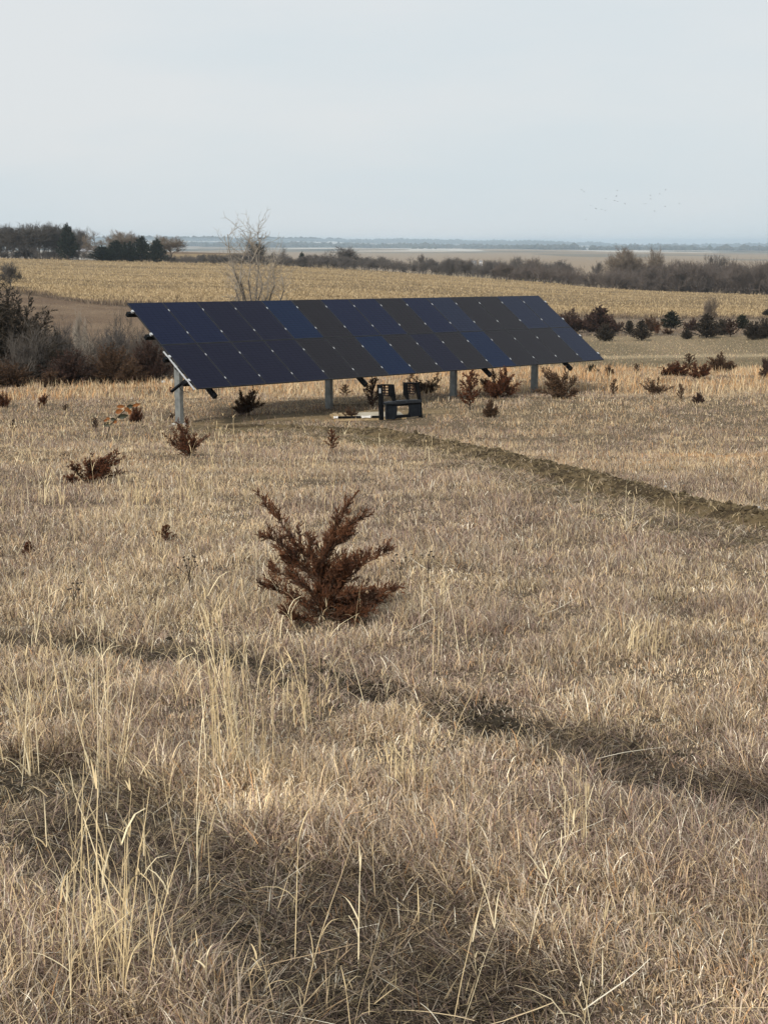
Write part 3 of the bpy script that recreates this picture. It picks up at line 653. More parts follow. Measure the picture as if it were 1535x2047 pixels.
# ------------------------------------------------------------------ cedars
LEAF = {}
def leafmat(name, a, b): return mat(name, .85, a, spec=.15, noise=(5, b, 6, .38, .66), trans=.12)
RUST = leafmat('rust_cedar_foliage', (.150,.060,.030), (.070,.030,.018)); RUSTB = leafmat('brown_cedar_foliage', (.125,.072,.042), (.068,.043,.028))
CDARK = leafmat('dark_cedar_foliage', (.066,.053,.040), (.038,.032,.025)); CGREEN = leafmat('dull_green_cedar_foliage', (.040,.041,.024), (.024,.026,.016))
CPURP = leafmat('purple_brown_cedar_foliage', (.085,.048,.036), (.046,.030,.025)); PINE = leafmat('dark_pine_foliage', (.022,.030,.018), (.014,.019,.013))
def cedar_geo(limbs, rg, plumes_per_m, plen, nleaf, leafl, leafw, start=.25, upb=.45):
    """limbs: list of (points list of Vector, r0). Plumes: short sprays along each limb, each a spindle of scale leaves"""
    S = []; LP, LD, LL = [], [], []
    for pts, r0 in limbs:
        n = len(pts)-1; L = sum((pts[i+1]-pts[i]).length for i in range(n))
        for i in range(n): S.append((*pts[i], *pts[i+1], r0*(1-.8*i/n), r0*(1-.8*(i+1)/n)))
        m = max(3, int(L*plumes_per_m))
        for k in range(m):
            t = start+(1-start)*(k+rg.random())/m; s = t*n; a = min(int(s), n-1); b = pts[a].lerp(pts[a+1], s-a); d = (pts[a+1]-pts[a]).normalized()
            az = rg.uniform(0, 2*pi); o = d.orthogonal().normalized(); o.rotate(Matrix.Rotation(az, 3, d))
            dirn = (d*rg.uniform(.5, 1.1)+o*rg.uniform(.35, 1.35)+Vector((0, 0, upb*rg.random()))).normalized()
            pl = plen*rg.uniform(.55, 1.3)*(1-.45*max(0, t-.6)/.4)
            S.append((*b, *(b+dirn*pl*.8), r0*.16+.0006, .0006))
            q = dirn.orthogonal().normalized(); q2 = dirn.cross(q)
            for j in range(nleaf):
                u = (j+rg.random())/nleaf; p = b+dirn*pl*u; aa = rg.uniform(0, 2*pi); sp = rg.uniform(.35, .95)*(1.1-.5*u)
                ld = (dirn+(q*cos(aa)+q2*sin(aa))*sp+Vector((0, 0, .15))).normalized()
                LP.append(p); LD.append(ld); LL.append(leafl*rg.uniform(.6, 1.35)*(1.2-.6*u))
    LP = np.array([tuple(p) for p in LP]); LD = np.array([tuple(p) for p in LD]); LL = np.array(LL)
    # leaf: a narrow diamond
    rn = R.normal(size=LD.shape); sd = np.cross(LD, rn); sd /= np.linalg.norm(sd, axis=1)[:, None]
    w = leafw*R.uniform(.7, 1.3, len(LL))
    v = np.stack([LP, LP+LD*(LL*.4)[:, None]+sd*w[:, None]/2, LP+LD*LL[:, None], LP+LD*(LL*.4)[:, None]-sd*w[:, None]/2], 1).reshape(-1, 3)
    f = np.arange(len(LL)*4).reshape(-1, 4)
    sv, sf = seg_mesh(S, 4)
    return (v, f), (sv, sf)
def limb(base, dirn, L, rg, n=5, curve=.25, wob=.08):
    pts = [base]; d = dirn.normalized(); q = base
    for i in range(n):
        d = (d+Vector((rg.gauss(0, wob), rg.gauss(0, wob), curve/n+rg.gauss(0, wob*.5)))).normalized(); q = q+d*L/n; pts.append(q)
    return pts
CV = []
def sides(pts, rg, L, k, r):
    out = []; n = len(pts)-1
    for i in range(k):
        t = rg.uniform(.12, .85); s_ = t*n; a = min(int(s_), n-1); b = pts[a].lerp(pts[a+1], s_-a); d = (pts[a+1]-pts[a]).normalized()
        o = d.orthogonal().normalized(); o.rotate(Matrix.Rotation(rg.uniform(0, 2*pi), 3, d))
        out.append((limb(b, d+o*rg.uniform(.45, .9)+Vector((0, 0, .25)), L*(1-.65*t)*rg.uniform(.7, 1.2), rg, n=3), r))
    return out
def variant(kind, seed):
    rg = random.Random(seed); Ls = []
    if kind == 'cone':
        Ls.append(([Vector((rg.gauss(0, .01), rg.gauss(0, .01), z)) for z in (0, .25, .5, .75, 1)], .022))
        n = 84
        for i in range(n):
            z = .03+.9*(i/n)**1.05; a = i*2.4+rg.uniform(-.4, .4); L = .50*(1-z)**.8*rg.uniform(.75, 1.12)+.04
            Ls.append((limb(Vector((0, 0, z*.96)), Vector((cos(a), sin(a), rg.uniform(.15, .65))), L, rg), .008))
        return cedar_geo(Ls, rg, 34, .085, 8, .05, .026, .12)
    if kind == 'round':
        for i in range(95):
            a = i*2.4+rg.uniform(-.4, .4); e = rg.uniform(.02, 1.5); L = .52*rg.uniform(.8, 1.08)+.36*max(0, e-.6)
            Ls.append((limb(Vector((0, 0, .02+.25*rg.random())), Vector((cos(a)*cos(e), sin(a)*cos(e), sin(e))), L*.9, rg), .009))
        return cedar_geo(Ls, rg, 30, .09, 8, .05, .026, .2)
    if kind == 'open':      # straggly vase-shaped dead cedar
        n = 22
        for i in range(n):
            a = i*2.4+rg.uniform(-.5, .5); e = rg.choice([rg.uniform(.15, .6), rg.uniform(.6, 1.35)]); L = rg.uniform(.45, .78)
            if e > .7: L = rg.uniform(.55, .98)
            pts = limb(Vector((0, 0, .02+.16*rg.random())), Vector((cos(a)*cos(e), sin(a)*cos(e), sin(e))), L, rg, curve=.35, wob=.12); Ls.append((pts, .012)); Ls += sides(pts, rg, .26, 7, .006)
        return cedar_geo(Ls, rg, 40, .11, 12, .046, .0145, .05)
    if kind == 'brush':
        for i in range(150):
            a = i*2.4+rg.uniform(-.4, .4); e = rg.uniform(.02, 1.5); L = .5*rg.uniform(.7, 1.12)+.38*max(0, e-.6)
            Ls.append((limb(Vector((0, 0, .02+.25*rg.random())), Vector((cos(a)*cos(e), sin(a)*cos(e), sin(e))), L*.9, rg), .006))
        return cedar_geo(Ls, rg, 34, .075, 9, .030, .0095, .25)
    if kind == 'lean':      # lopsided, thrown to one side
        for i in range(20):
            a = rg.gauss(0, .7) if i < 13 else rg.uniform(0, 6.28); e = rg.uniform(.25, 1.25); L = rg.uniform(.5, .95) if i < 13 else rg.uniform(.3, .5)
            pts = limb(Vector((0, 0, .02+.14*rg.random())), Vector((cos(a)*cos(e), sin(a)*cos(e), sin(e))), L, rg, curve=.45, wob=.13); Ls.append((pts, .012)); Ls += sides(pts, rg, .22, 7, .006)
        return cedar_geo(Ls, rg, 40, .10, 11, .044, .014, .05)
    if kind == 'thin':      # small upright sapling
        Ls.append(([Vector((rg.gauss(0, .02), rg.gauss(0, .02), z)) for z in (0, .25, .5, .75, 1)], .02))
        for i in range(16):
            z = .12+.8*i/16; a = i*2.4; L = (.5*(1-z)+.12)*rg.uniform(.6, 1.2)
            Ls.append((limb(Vector((0, 0, z)), Vector((cos(a), sin(a), rg.uniform(.5, 1.1))), L, rg), .009))
        return cedar_geo(Ls, rg, 40, .11, 9, .055, .026, .1)
for kind, seed in [('cone', 1), ('cone', 2), ('round', 3), ('round', 4), ('open', 5), ('open', 6), ('open', 7), ('thin', 8), ('thin', 9), ('cone', 10), ('lean', 11), ('lean', 12), ('brush', 13), ('brush', 14)]:
    (v, f), (sv, sf) = variant(kind, seed)
    hz = np.percentile(v[:, 2], 99.6); wx = np.percentile(np.abs(v[:, :2]), 98)
    for a in (v, sv): a[:, 2] /= hz; a[:, :2] /= 2*wx
    CV.append((np_mesh('crown', v, f, RUST), np_mesh('trunk', sv, sf, BK_DARK)))
def place_cedar(px, vb, vt, wpx, var, m, label, group, name='cedar', y=None, sink=.04, cat_='cedar', rot=None, tilt=0):
    if y is None: x, y, z = pix_ground(px, vb)
    else: x = (px-767.5)/F*y; z = float(smooth_z(np.array([x]), np.array([y]))[0])
    H = EYE-tanv(vt)*y-z+sink; W = wpx/(F/y)
    r = empty(name, (x, y, z-sink), label, cat_, group, rot if rot is not None else random.Random(int(px*7+vb)).uniform(0, 6.3))
    if tilt: r.rotation_euler = (0, tilt, 0)
    for nme, me, mm in (('trunk', CV[var][1], BK_DARK), ('crown', CV[var][0], m)):
        o = link(nme, me, r); o.scale = (W, W, H); slot(o, mm)
    return r
GR = 'cedars in the row before the corn field'
for a in [ # cedar row
 (1142,666,619,50,6,CPURP,'brown cedar half hidden behind the right end of the array'),
 (1178,664,628,34,2,CPURP,'low brown cedar between the array end and the biggest purple cedar'),
 (1198,669,613,56,0,CPURP,'biggest purple brown cedar of the row, just right of the array end'),
 (1226,666,634,34,5,CPURP,'ragged brown cedar on the right flank of the biggest purple cedar'),
 (1209,682,647,32,2,CDARK,'small dark cedar in front of the biggest purple cedar'),
 (1257,669,640,22,0,CDARK,'narrow cedar between the big purple cedar and the dark cone cedar'),
 (1281,681,640,36,1,CDARK,'neat dark cone cedar in front of the rusty cedar, mid row'),
 (1302,664,632,34,5,RUSTB,'rusty brown cedar behind the neat dark cone cedar'),
 (1313,669,650,14,8,RUST,'tiny rust sapling beside the rusty brown cedar'),
 (1341,658,622,42,9,CGREEN,'dull green pointed cedar in the back of the row'),
 (1334,669,655,20,6,RUSTB,'tiny brown bush in front of the dull green cedar'),
 (1372,678,656,20,2,CDARK,'small low dark cedar left of the largest dark cedar'),
 (1381,662,636,28,5,CPURP,'brown ragged cedar behind the small low dark cedar'),
 (1412,676,628,48,9,CDARK,'largest dark cedar, with the pale bare bush behind it'),
 (1443,670,638,32,2,CDARK,'dark cedar touching the right side of the largest dark cedar'),
 (1458,674,637,30,7,CPURP,'purple brown cedar second right of the largest dark cedar'),
 (1482,659,629,30,0,CGREEN,'green cedar at the back of the row near the right edge'),
 (1503,679,643,32,3,CDARK,'round dark cedar, second from the right edge of the row'),
 (1528,677,637,36,2,CDARK,'round dark cedar at the right edge of the photo in the row'),
 (1531,632,618,16,2,CDARK,'tiny dark cedar at the corn field edge by the right border')]:
    place_cedar(*a, GR, name='cedar')
for a in [ # brow bushes and around the array
 (1376,742,706,26,7,RUSTB,'pointed brown cedar in the clump on the brow, right of the array'),
 (1346,752,723,54,5,RUST,'low wide rust cedar left in the brow clump'),
 (1398,757,724,44,4,RUST,'rust vase shaped cedar right of the pointed one on the brow'),
 (1440,746,706,50,6,RUSTB,'dark brown two-peaked cedar right in the brow clump'),
 (1532,757,711,34,5,CPURP,'dark ragged cedar on the brow at the right edge'),
 (1312,791,755,52,11,RUSTB,'leaning straggly brown cedar below the brow clump'),
 (1359,801,767,16,8,RUSTB,'slim brown sapling below the brow clump'),
 (1395,807,785,22,2,CPURP,'small dark round cedar right of the slim sapling'),
 (1271,748,726,14,7,RUSTB,'slim brown sapling on the brow left of the clump'),
 (1183,745,729,24,2,CGREEN,'small greenish bush just right of the lower array corner'),
 (1217,752,728,18,6,RUSTB,'small brown bush right of the greenish one'),
 (1226,792,757,18,8,RUSTB,'slim brown sapling standing in the orange grass right of the array'),
 (1128,798,737,80,10,RUSTB,'wide straggly brown cedar behind the rightmost post'),
 (940,819,740,42,7,RUST,'tall narrow rust cedar right of the third post'),
 (998,796,736,66,6,RUST,'vase shaped rust cedar between the third and fourth posts'),
 (980,835,800,28,2,RUSTB,'small round rust cedar before the vase shaped one'),
 (852,790,746,84,11,RUSTB,'wide brown cedar behind the black steel frame'),
 (745,818,755,40,8,CPURP,'brown cedar left of the black steel frame'),
 (492,828,777,54,4,RUSTB,'small vase shaped brown cedar under the left half of the array'),
 (690,792,768,22,8,RUSTB,'small sapling just right of the second post'),
 (380,913,838,74,11,RUST,'ragged rust cedar in front of the leftmost post'),
 (664,902,858,26,8,RUST,'slim rust sapling on the near side of the trench line'),
 (700,838,812,26,6,RUSTB,'tiny twiggy brown cedar before the pallet'),
 (137,913,903,28,6,CPURP,'flat tiny brown tuft cedar above the low rust cedar'),
 (332,1082,1048,34,8,RUST,'tiny rust cedar left of the big rust cedar'),
 (58,1114,1081,26,9,RUST,'tiny rust cedar near the left edge in the open meadow'),
 (28,862,838,14,8,CPURP,'tiny dark sapling near the left edge in front of the thicket'),
 (191,860,834,14,7,CPURP,'tiny dark sapling left of the big-leaved seedling'),
 (272,845,808,26,5,RUST,'small rust cedar right of the big-leaved seedling'),
 (84,812,788,30,10,RUST,'small rust cedar below the thicket near the left edge'),
 (132,822,808,14,7,RUSTB,'tiny brown sapling below the thicket'),
 (8,815,783,28,5,RUST,'small rust cedar cut by the left photo edge'),
 (345,835,826,16,6,RUSTB,'tiny rust tuft left of the foot of the leftmost post'),
 (745,1165,1150,1,8,RUSTB,None)]:
    if a[6]: place_cedar(*a, 'small cedars scattered over the meadow', name='cedar')
place_cedar(172,970,906,120,10,RUST,'low wide deep rust cedar at left, taller on its right side','small cedars scattered over the meadow', rot=.25)
# evergreens of the farm windbreak
for px, vt, w, var, lab in [(146,449,36,9,'thin tall evergreen at the right end of the tall windbreak'),(213,492,44,0,'leftmost dark evergreen right of the pale house'),(240,481,44,1,'dark evergreen second of the farm group, before the bare tree'),
    (266,484,40,2,'dull low evergreen in the middle of the farm group'),(291,473,40,1,'tallest dark evergreen of the farm group'),(321,478,34,9,'rightmost dark evergreen with a leaning pointed top'),(228,496,36,3,'low dark evergreen in front of the farm group'),(606,505,18,0,'small dark evergreen in the far hedgerow')]:
    place_cedar(px, 0, vt, w, var, PINE, lab, 'evergreens of the farm windbreak', name='evergreen_tree', y=470 if px < 600 else 480, cat_='tree')

# thicket in the hollow at left
TG = 'bare shrubs of the thicket in the hollow'
place_cedar(18, 0, 583, 190, 12, CDARK, 'large dark cedar rising at the left edge of the thicket', None, y=64)
place_cedar(80, 0, 645, 100, 13, CDARK, 'dark cedar shoulder right of the large edge cedar', None, y=62)
for a in [(225,0,690,100,13,RUSTB,'russet brown bushy cedar in the front of the thicket',58.5),(300,0,680,84,12,CPURP,'dark brown cedar between the russet bush and the array',60),(140,0,700,96,12,CPURP,'dark brown brush cedar in front of the thicket, left of the russet one',58),(20,0,722,90,13,RUSTB,'low russet cedar below the large dark cedar at the left edge',57.5),(100,0,742,60,4,RUSTB,'lowest russet brush at the thicket foot',56.5),(262,0,722,66,12,RUSTB,'low rust brush in front of the russet cedar and dark cedar',57.5)]:
    place_cedar(*a[:7], 'brown cedars of the thicket', y=a[7])
for i, (px, vt, w, var, y, m, lab) in enumerate([
 (60,650,100,3,66,BK_GREY,'grey shrub tangled before the large dark cedar'),(120,672,90,4,64,BK_GREY,'grey shrub right of the dark cedar in the thicket'),
 (165,668,90,3,68,BK_PALE,'pale dead-branched shrub in the middle of the thicket'),(200,640,110,4,70,BK_GREY,'tall grey shrub left of the array top corner'),
 (245,622,110,3,74,BK_GREY,'tallest grey shrub rising to the array top corner'),(290,640,100,4,72,BK_GREY,'grey shrub behind the left edge of the array'),
 (325,668,80,3,66,BK_GREY,'grey shrub seen between the array edge and its first post'),(270,660,90,4,66,BK_BROWN,'brown twiggy shrub in the thicket before the tallest one'),
 (180,690,80,3,62,BK_BROWN,'brown twiggy shrub left of the russet cedar'),(350,700,70,4,63,BK_GREY,'low grey shrub behind the leftmost post'),
 (95,612,110,3,70,BK_GREY,'tall grey shrub showing behind the large dark cedar'),(40,640,120,4,58.5,BK_GREY,'grey twigs in front of the large dark cedar'),(225,655,120,6,72,BK_FAR,'round grey shrub left of the array corner'),(300,660,110,7,68,BK_GREY,'wide grey shrub beside the first post'),(130,650,110,6,66,BK_FAR,'round pale grey shrub behind the low brushy cedars'),(30,690,90,4,60,BK_BROWN,'brown twigs at the left edge of the thicket'),(155,620,40,1,88,BK_PALE,'small dead sapling standing above the thicket middle')]):
    place_tree(px, 0, vt, w, var, m, lab, TG, 'shrub', 'shrub', y=y, rz=i*1.3)
place_tree(395, 0, 590, 60, 4, BK_BROWN, 'low reddish twigs showing over the left top edge of the array', None, 'shrub', 'shrub', y=120)
place_tree(360, 0, 592, 44, 3, BK_BROWN, 'low reddish twigs left of the dead tree base', None, 'shrub', 'shrub', y=125)

# big rust cedar in the foreground
def hero_cedar():
    x, y, z = pix_ground(645, 1243); sc = y*1.02/F
    r = empty('cedar', (x, y, z-.02), 'big rust brown dead cedar with a V shaped top in the open foreground', 'cedar')
    rg = random.Random(21); Ls = []
    def P(px, v, d): return Vector(((px-645)*sc, d, (1243-v)*sc*1.01))
    def L(pts, ds, r0):
        q = [P(a, b, c) for (a, b), c in zip(pts, ds)]
        out = []
        for i in range(len(q)-1):
            for k in range(3): out.append(q[i].lerp(q[i+1], k/3)+Vector((rg.gauss(0, .006), rg.gauss(0, .006), rg.gauss(0, .004))))
        out.append(q[-1]); Ls.append((out, r0)); Ls.extend(sides(out, rg, .17, 15, .0025))
    L([(645,1240),(638,1180),(628,1120),(622,1085),(618,1062)], [0,0,.02,.02,.02], .014)
    L([(630,1140),(600,1090),(565,1045),(540,1015),(512,978)], [0,.03,.06,.08,.1], .008)
    L([(632,1150),(590,1100),(560,1070),(530,1052)], [0,-.05,-.1,-.13], .007)
    L([(634,1140),(650,1095),(672,1050),(690,1015),(715,978)], [0,.03,.06,.08,.08], .008)
    L([(640,1130),(668,1080),(700,1035),(745,1012)], [0,-.04,-.08,-.11], .007)
    L([(640,1140),(662,1100),(690,1065),(714,1042)], [0,.1,.18,.2], .006)
    L([(645,1200),(690,1150),(725,1118),(762,1098),(785,1082)], [0,-.02,-.04,-.05,-.05], .008)
    L([(646,1215),(700,1190),(745,1168),(775,1160),(806,1152)], [0,-.06,-.12,-.15,-.18], .008)
    L([(646,1220),(695,1210),(735,1185),(760,1165)], [0,-.1,-.2,-.26], .008)
    L([(648,1225),(690,1222),(720,1205),(742,1190)], [0,-.14,-.26,-.33], .007)
    L([(646,1190),(680,1158),(712,1135),(735,1118)], [0,.1,.2,.26], .007)
    L([(640,1215),(590,1190),(550,1165),(518,1148)], [0,-.02,-.06,-.1], .008)
    L([(640,1200),(600,1165),(560,1150),(535,1138)], [0,.1,.16,.2], .007)
    L([(640,1225),(610,1220),(590,1210),(565,1200)], [0,-.14,-.22,-.26], .007)
    L([(636,1160),(600,1130),(580,1120),(560,1105)], [0,.08,.12,.15], .006)
    L([(648,1228),(700,1218),(740,1212),(770,1190)], [0,-.02,.05,.1], .006)
    L([(646,1225),(675,1180),(705,1165),(745,1150)], [0,-.15,-.22,-.28], .006)
    L([(644,1225),(665,1150),(690,1120),(700,1100)], [0,-.1,-.16,-.2], .006)
    for i in range(82):     # inner fill
        a = rg.gauss(.2, 1.5); e = rg.uniform(.05, 1.2); Lh = rg.uniform(.09, .26)+(.10 if e > .9 else 0)
        Ls.append((limb(P(640, 1235-rg.uniform(5, 95), 0), Vector((cos(a)*cos(e), sin(a)*cos(e), sin(e))), Lh, rg), .004))
    (v, f), (sv, sf) = cedar_geo(Ls, rg, 88, .056, 20, .017, .0040, .04, .9)
    m = mat('rust_cedar_needles', .8, (.19,.080,.038), spec=.2, noise=(11, (.050,.023,.015), 4, .36, .66), trans=.12)
    link('trunk', np_mesh('trunk', sv, sf, bark('cedar_wood', (.10,.062,.042), (.055,.035,.025)), True), r); link('crown', np_mesh('crown', v, f, m), r)
hero_cedar()

# dried forbs
def forb(px, vb, vt, label, seed, heads=7):
    x, y, z = pix_ground(px, vb); rg = random.Random(seed); H = (vb-vt)/(F/y)
    r = empty('dried_weed', (x, y, z-.01), label, 'weed', 'dark dried flower stalks')
    S = [(0, 0, 0, 0, 0, H*.7, .003, .0025)]; P = []; 
    for i in range(heads):
        a = i*2.4; d = Vector((cos(a)*rg.uniform(.1, .28)*H, sin(a)*.15*H, H*rg.uniform(.75, 1.02))); b = Vector((0, 0, H*rg.uniform(.4, .7)))
        S.append((*b, *d, .0022, .0016)); P.append(tuple(d))
    v, f = seg_mesh(S, 5); link('stem', np_mesh('stem', v, f, BK_DARK, True), r)
    for p in P:
        v, f, c = rocks(np.array([p]), np.array([.012]), np.ones((1, 3))); link('seed_head', np_mesh('seed_head', v, f, BK_DARK), r)
forb(380, 1200, 1105, 'dark branching dried weed left of the big rust cedar', 1, 9)
forb(800, 1190, 1103, 'dark dried weed with flat seed heads right of the big rust cedar', 2, 5)
forb(855, 1175, 1100, 'thin dark dried weed further right of the big rust cedar', 3, 4)
forb(150, 1235, 1155, 'dark dried weed near the left edge in front of the wheel track', 4, 6)

# big-leaved seedling
def seedling():
    x, y, z = pix_ground(212, 878); sc = y/F
    r = empty('seedling', (x, y, z), 'young broadleaf seedling with big orange and dark leaves near the leftmost post', 'plant')
    P = lambda px, v, d=0: Vector(((px-212)*sc, d, (878-v)*sc))
    st = [P(212,880), P(222,850), P(236,835), P(250,822), P(258,812), P(266,806)]
    S = [(*st[i], *st[i+1], .014-.0015*i, .0125-.0015*i) for i in range(5)]
    S += [(*P(258,812), *P(254,803), .006, .004), (*P(250,822), *P(272,812), .006, .004), (*P(226,846), *P(218,838), .006, .004)]
    v, f = seg_mesh(S, 6); link('stem', np_mesh('stem', v, f, BK_DARK, True), r)
    om = mat('orange_leaf', .6, (.27,.105,.03), noise=(9, (.20,.07,.02), 3, .4, .7), trans=.25); dm = mat('dark_green_leaf', .5, (.030,.034,.020), noise=(9, (.05,.04,.02), 3, .4, .7))
    for px, v_, L, W, a, m in [(247,832,19,9,.15,dm),(216,848,13,9,.2,dm),(244,812,15,7,.05,om),(240,822,14,9,.3,om),(257,818,12,8,-.5,om),(263,812,12,8,.2,dm),(275,809,17,6,.25,om),(228,838,9,7,0,dm),(219,836,9,5,-.2,om),(213,840,8,5,.3,om),(262,823,8,10,.1,om),(232,843,8,6,.5,om)]:
        me_v = []; n = 6; cx, cz = (px-212)*sc, (878-v_)*sc; l, w = L*sc*1.1, W*sc*1.1
        for i in range(n+1):
            t = i/n; hw = w/2*math.sin(pi*min(.97, t*.95+.02))**.7; xx = (t-.5)*l; bend = .25*l*(t-.5)**2*4
            for s in (-1, 0, 1):
                zz_ = s*hw; me_v.append((cx+xx*cos(a)-zz_*sin(a), -.03*abs(s)+bend, cz+xx*sin(a)+zz_*cos(a)))
        fs = [(3*i+j, 3*i+j+1, 3*i+j+4, 3*i+j+3) for i in range(n) for j in (0, 1)]
        link('leaf', np_mesh('leaf', me_v, fs, m, True), r)
seedling()

# ------------------------------------------------------------------ solar array
T0 = Vector((-6.6606, 38.66991, -1.53556+EYE)); AZ, SLP, TILT = .8084479, -.0142280, .6264893
A = Vector((cos(AZ)*cos(SLP), sin(AZ)*cos(SLP), sin(SLP))); Nh = Vector((-sin(AZ), cos(AZ), 0))
B = -Nh*cos(TILT)-Vector((0, 0, 1))*sin(TILT); B = (B-A*B.dot(A)).normalized(); UPN = A.cross(B); UPN = -UPN if UPN.z < 0 else UPN
Wc, Lr = 1.154, 1.742
arr = empty('solar_array', T0+A*7.5*Wc+B*Lr-Vector((0, 0, 2.1)), 'long tilted ground-mounted array of dark solar panels on steel posts', 'solar array')
Minv = Matrix.Translation(-arr.location)
def apart(name, mb, m, parent=None, bevel=0):
    me = mb.mesh(name, m, bevel); me.transform(Minv); o = link(name, me, parent or arr); 
    return o
def tintglass(name, c1, c2):
    m = mat(name, .16, c1, spec=.5, ior=1.14); nt = m.node_tree; N = nt.nodes; L = nt.links; b = N['Principled BSDF']
    tc = N.new('ShaderNodeTexCoord'); sep = N.new('ShaderNodeSeparateXYZ'); L.new(tc.outputs['UV'], sep.inputs[0])
    # fine cell grid: thin gaps between half cells (6 columns, 18 rows) from the panel's own UV
    def lines(sock, n, w):
        a = N.new('ShaderNodeMath'); a.operation = 'MULTIPLY'; a.inputs[1].default_value = n; L.new(sock, a.inputs[0])
        f = N.new('ShaderNodeMath'); f.operation = 'FRACT'; L.new(a.outputs[0], f.inputs[0])
        g = N.new('ShaderNodeMath'); g.operation = 'LESS_THAN'; g.inputs[1].default_value = w; L.new(f.outputs[0], g.inputs[0]); return g.outputs[0]
    l1 = lines(sep.outputs[0], 6, .03); l2 = lines(sep.outputs[1], 18, .06)
    mx = N.new('ShaderNodeMath'); mx.operation = 'MAXIMUM'; L.new(l1, mx.inputs[0]); L.new(l2, mx.inputs[1])
    n = N.new('ShaderNodeTexNoise'); n.inputs['Scale'].default_value = 3; n.inputs['Detail'].default_value = 5; L.new(tc.outputs['Object'], n.inputs['Vector'])
    c = N.new('ShaderNodeMix'); c.data_type = 'RGBA'; c.inputs[6].default_value = (*c1, 1); c.inputs[7].default_value = (*c2, 1); L.new(n.outputs['Fac'], c.inputs[0])
    d = N.new('ShaderNodeMix'); d.data_type = 'RGBA'; L.new(mx.outputs[0], d.inputs[0]); L.new(c.outputs[2], d.inputs[6]); d.inputs[7].default_value = (c1[0]*.5, c1[1]*.5, c1[2]*.5, 1)
    L.new(d.outputs[2], b.inputs['Base Color'])
    r = N.new('ShaderNodeMapRange'); r.inputs[3].default_value = .12; r.inputs[4].default_value = .24; L.new(n.outputs['Fac'], r.inputs[0]); L.new(r.outputs[0], b.inputs['Roughness'])
    return m
G = {'n': tintglass('navy_cells', (.0060,.0090,.026), (.0078,.0108,.030)), 'd': tintglass('dark_cells', (.0076,.0082,.0190), (.0090,.0097,.022)),
     'b': tintglass('blue_cells', (.0045,.0108,.032), (.0055,.0124,.036)), 'w': tintglass('brown_cells', (.0118,.0108,.0140), (.0138,.0126,.0160)), 's': tintglass('slate_cells', (.0095,.0135,.030), (.0115,.016,.034))}
top = 'nbddbwnswsswwss'; top = ['n','n','d','d','b','w','n','n','w','n','s','w','w','s','s']
bot = ['d','d','d','d','w','d','d','b','d','w','d','b','w','w','s']; bot = ['d','d','d','d','w','w','b','w','d','w','b','w','w','w','s']
blackf = mat('black_anodised_frame', .4, (.012,.012,.014), spec=.4, noise=(6, (.02,.02,.022), 2, .4, .7)); galv = mat('galvanised_steel', .5, (.25,.26,.25), metal=.35, spec=.4, noise=(7, (.17,.18,.18), 5, .4, .65))
alu = mat('white_aluminium', .35, (.62,.63,.64), metal=.5, noise=(9, (.5,.5,.5), 2, .4, .7)); blk = mat('black_painted_steel', .45, (.004,.0045,.0055), spec=.12, noise=(12, (.011,.011,.012), 4, .5, .8))
backs = mat('white_backsheet', .6, (.45,.45,.46), noise=(3, (.38,.38,.4), 2, .4, .7))
def obb(mb, o, a0, a1, b0, b1, n0, n1):
    c = o+A*(a0+a1)/2+B*(b0+b1)/2+UPN*(n0+n1)/2
    return mb.box(c, (a1-a0, b1-b0, n1-n0), Matrix((A, B, UPN)).transposed())
for r_ in range(2):
    for c_ in range(15):
        o = T0+A*Wc*c_+B*Lr*r_; w, l = 1.134, 1.722; e = .012; a0 = .01; b0 = .01
        mb = MB()
        obb(mb, o, a0, a0+w, b0, b0+e, -.035, 0); obb(mb, o, a0, a0+w, b0+l-e, b0+l, -.035, 0)
        obb(mb, o, a0, a0+e, b0+e, b0+l-e, -.035, 0); obb(mb, o, a0+w-e, a0+w, b0+e, b0+l-e, -.035, 0)
        fr = apart('solar_panel', mb, blackf)
        g = MB(); q = [o+A*s+B*t+UPN*(-.002) for s, t in ((a0+e, b0+e), (a0+w-e, b0+e), (a0+w-e, b0+l-e), (a0+e, b0+l-e))]; q2 = [p-UPN*.006 for p in q]
        g.add(q+q2, [(0,1,2,3), (7,6,5,4), (0,4,5,1), (1,5,6,2), (2,6,7,3), (3,7,4,0)])
        me = bpy.data.meshes.new('glass'); me.from_pydata(g.v, [], g.f); me.materials.append(G[(top, bot)[r_][c_]]); me.materials.append(backs)
        uv = me.uv_layers.new(name='UVMap'); 
        for li, co in zip(range(4), ((0,0),(1,0),(1,1),(0,1))): uv.data[li].uv = co
        me.polygons[1].material_index = 1; me.update(); me.transform(Minv)
        # make the front face look up
        if me.polygons[0].normal.dot(UPN) < 0: me.flip_normals()
        link('glass', me, fr)
BEAMS = [.20, .74, 1.26, 1.80]; BEAMS = [b*Lr for b in BEAMS]
for b_ in BEAMS:
    mb = MB(); obb(mb, T0, -.16, 15*Wc+.16, b_-.05, b_+.05, -.165, -.05); apart('purlin', mb, galv if 0 else blk, bevel=.004)
for b_ in BEAMS:
    for c_ in range(16):
        mb = MB(); s = c_*Wc
        if 0 < c_ < 15: obb(mb, T0, s-.014, s+.014, b_-.035, b_+.035, -.03, .006)
        elif c_ == 0: obb(mb, T0, -.045, .012, b_-.04, b_+.04, -.05, .007)
        else: obb(mb, T0, 15*Wc-.012, 15*Wc+.045, b_-.04, b_+.04, -.05, .007)
        apart('clamp', mb, alu, bevel=.002)
# pale rail on both ends of the lower row
for s0, s1 in ((-.05, -.015), (15*Wc+.015, 15*Wc+.05)):
    mb = MB(); obb(mb, T0, s0, s1, 1.12*Lr, 1.985*Lr, -.065, -.035); apart('end_rail', mb, alu, bevel=.003)
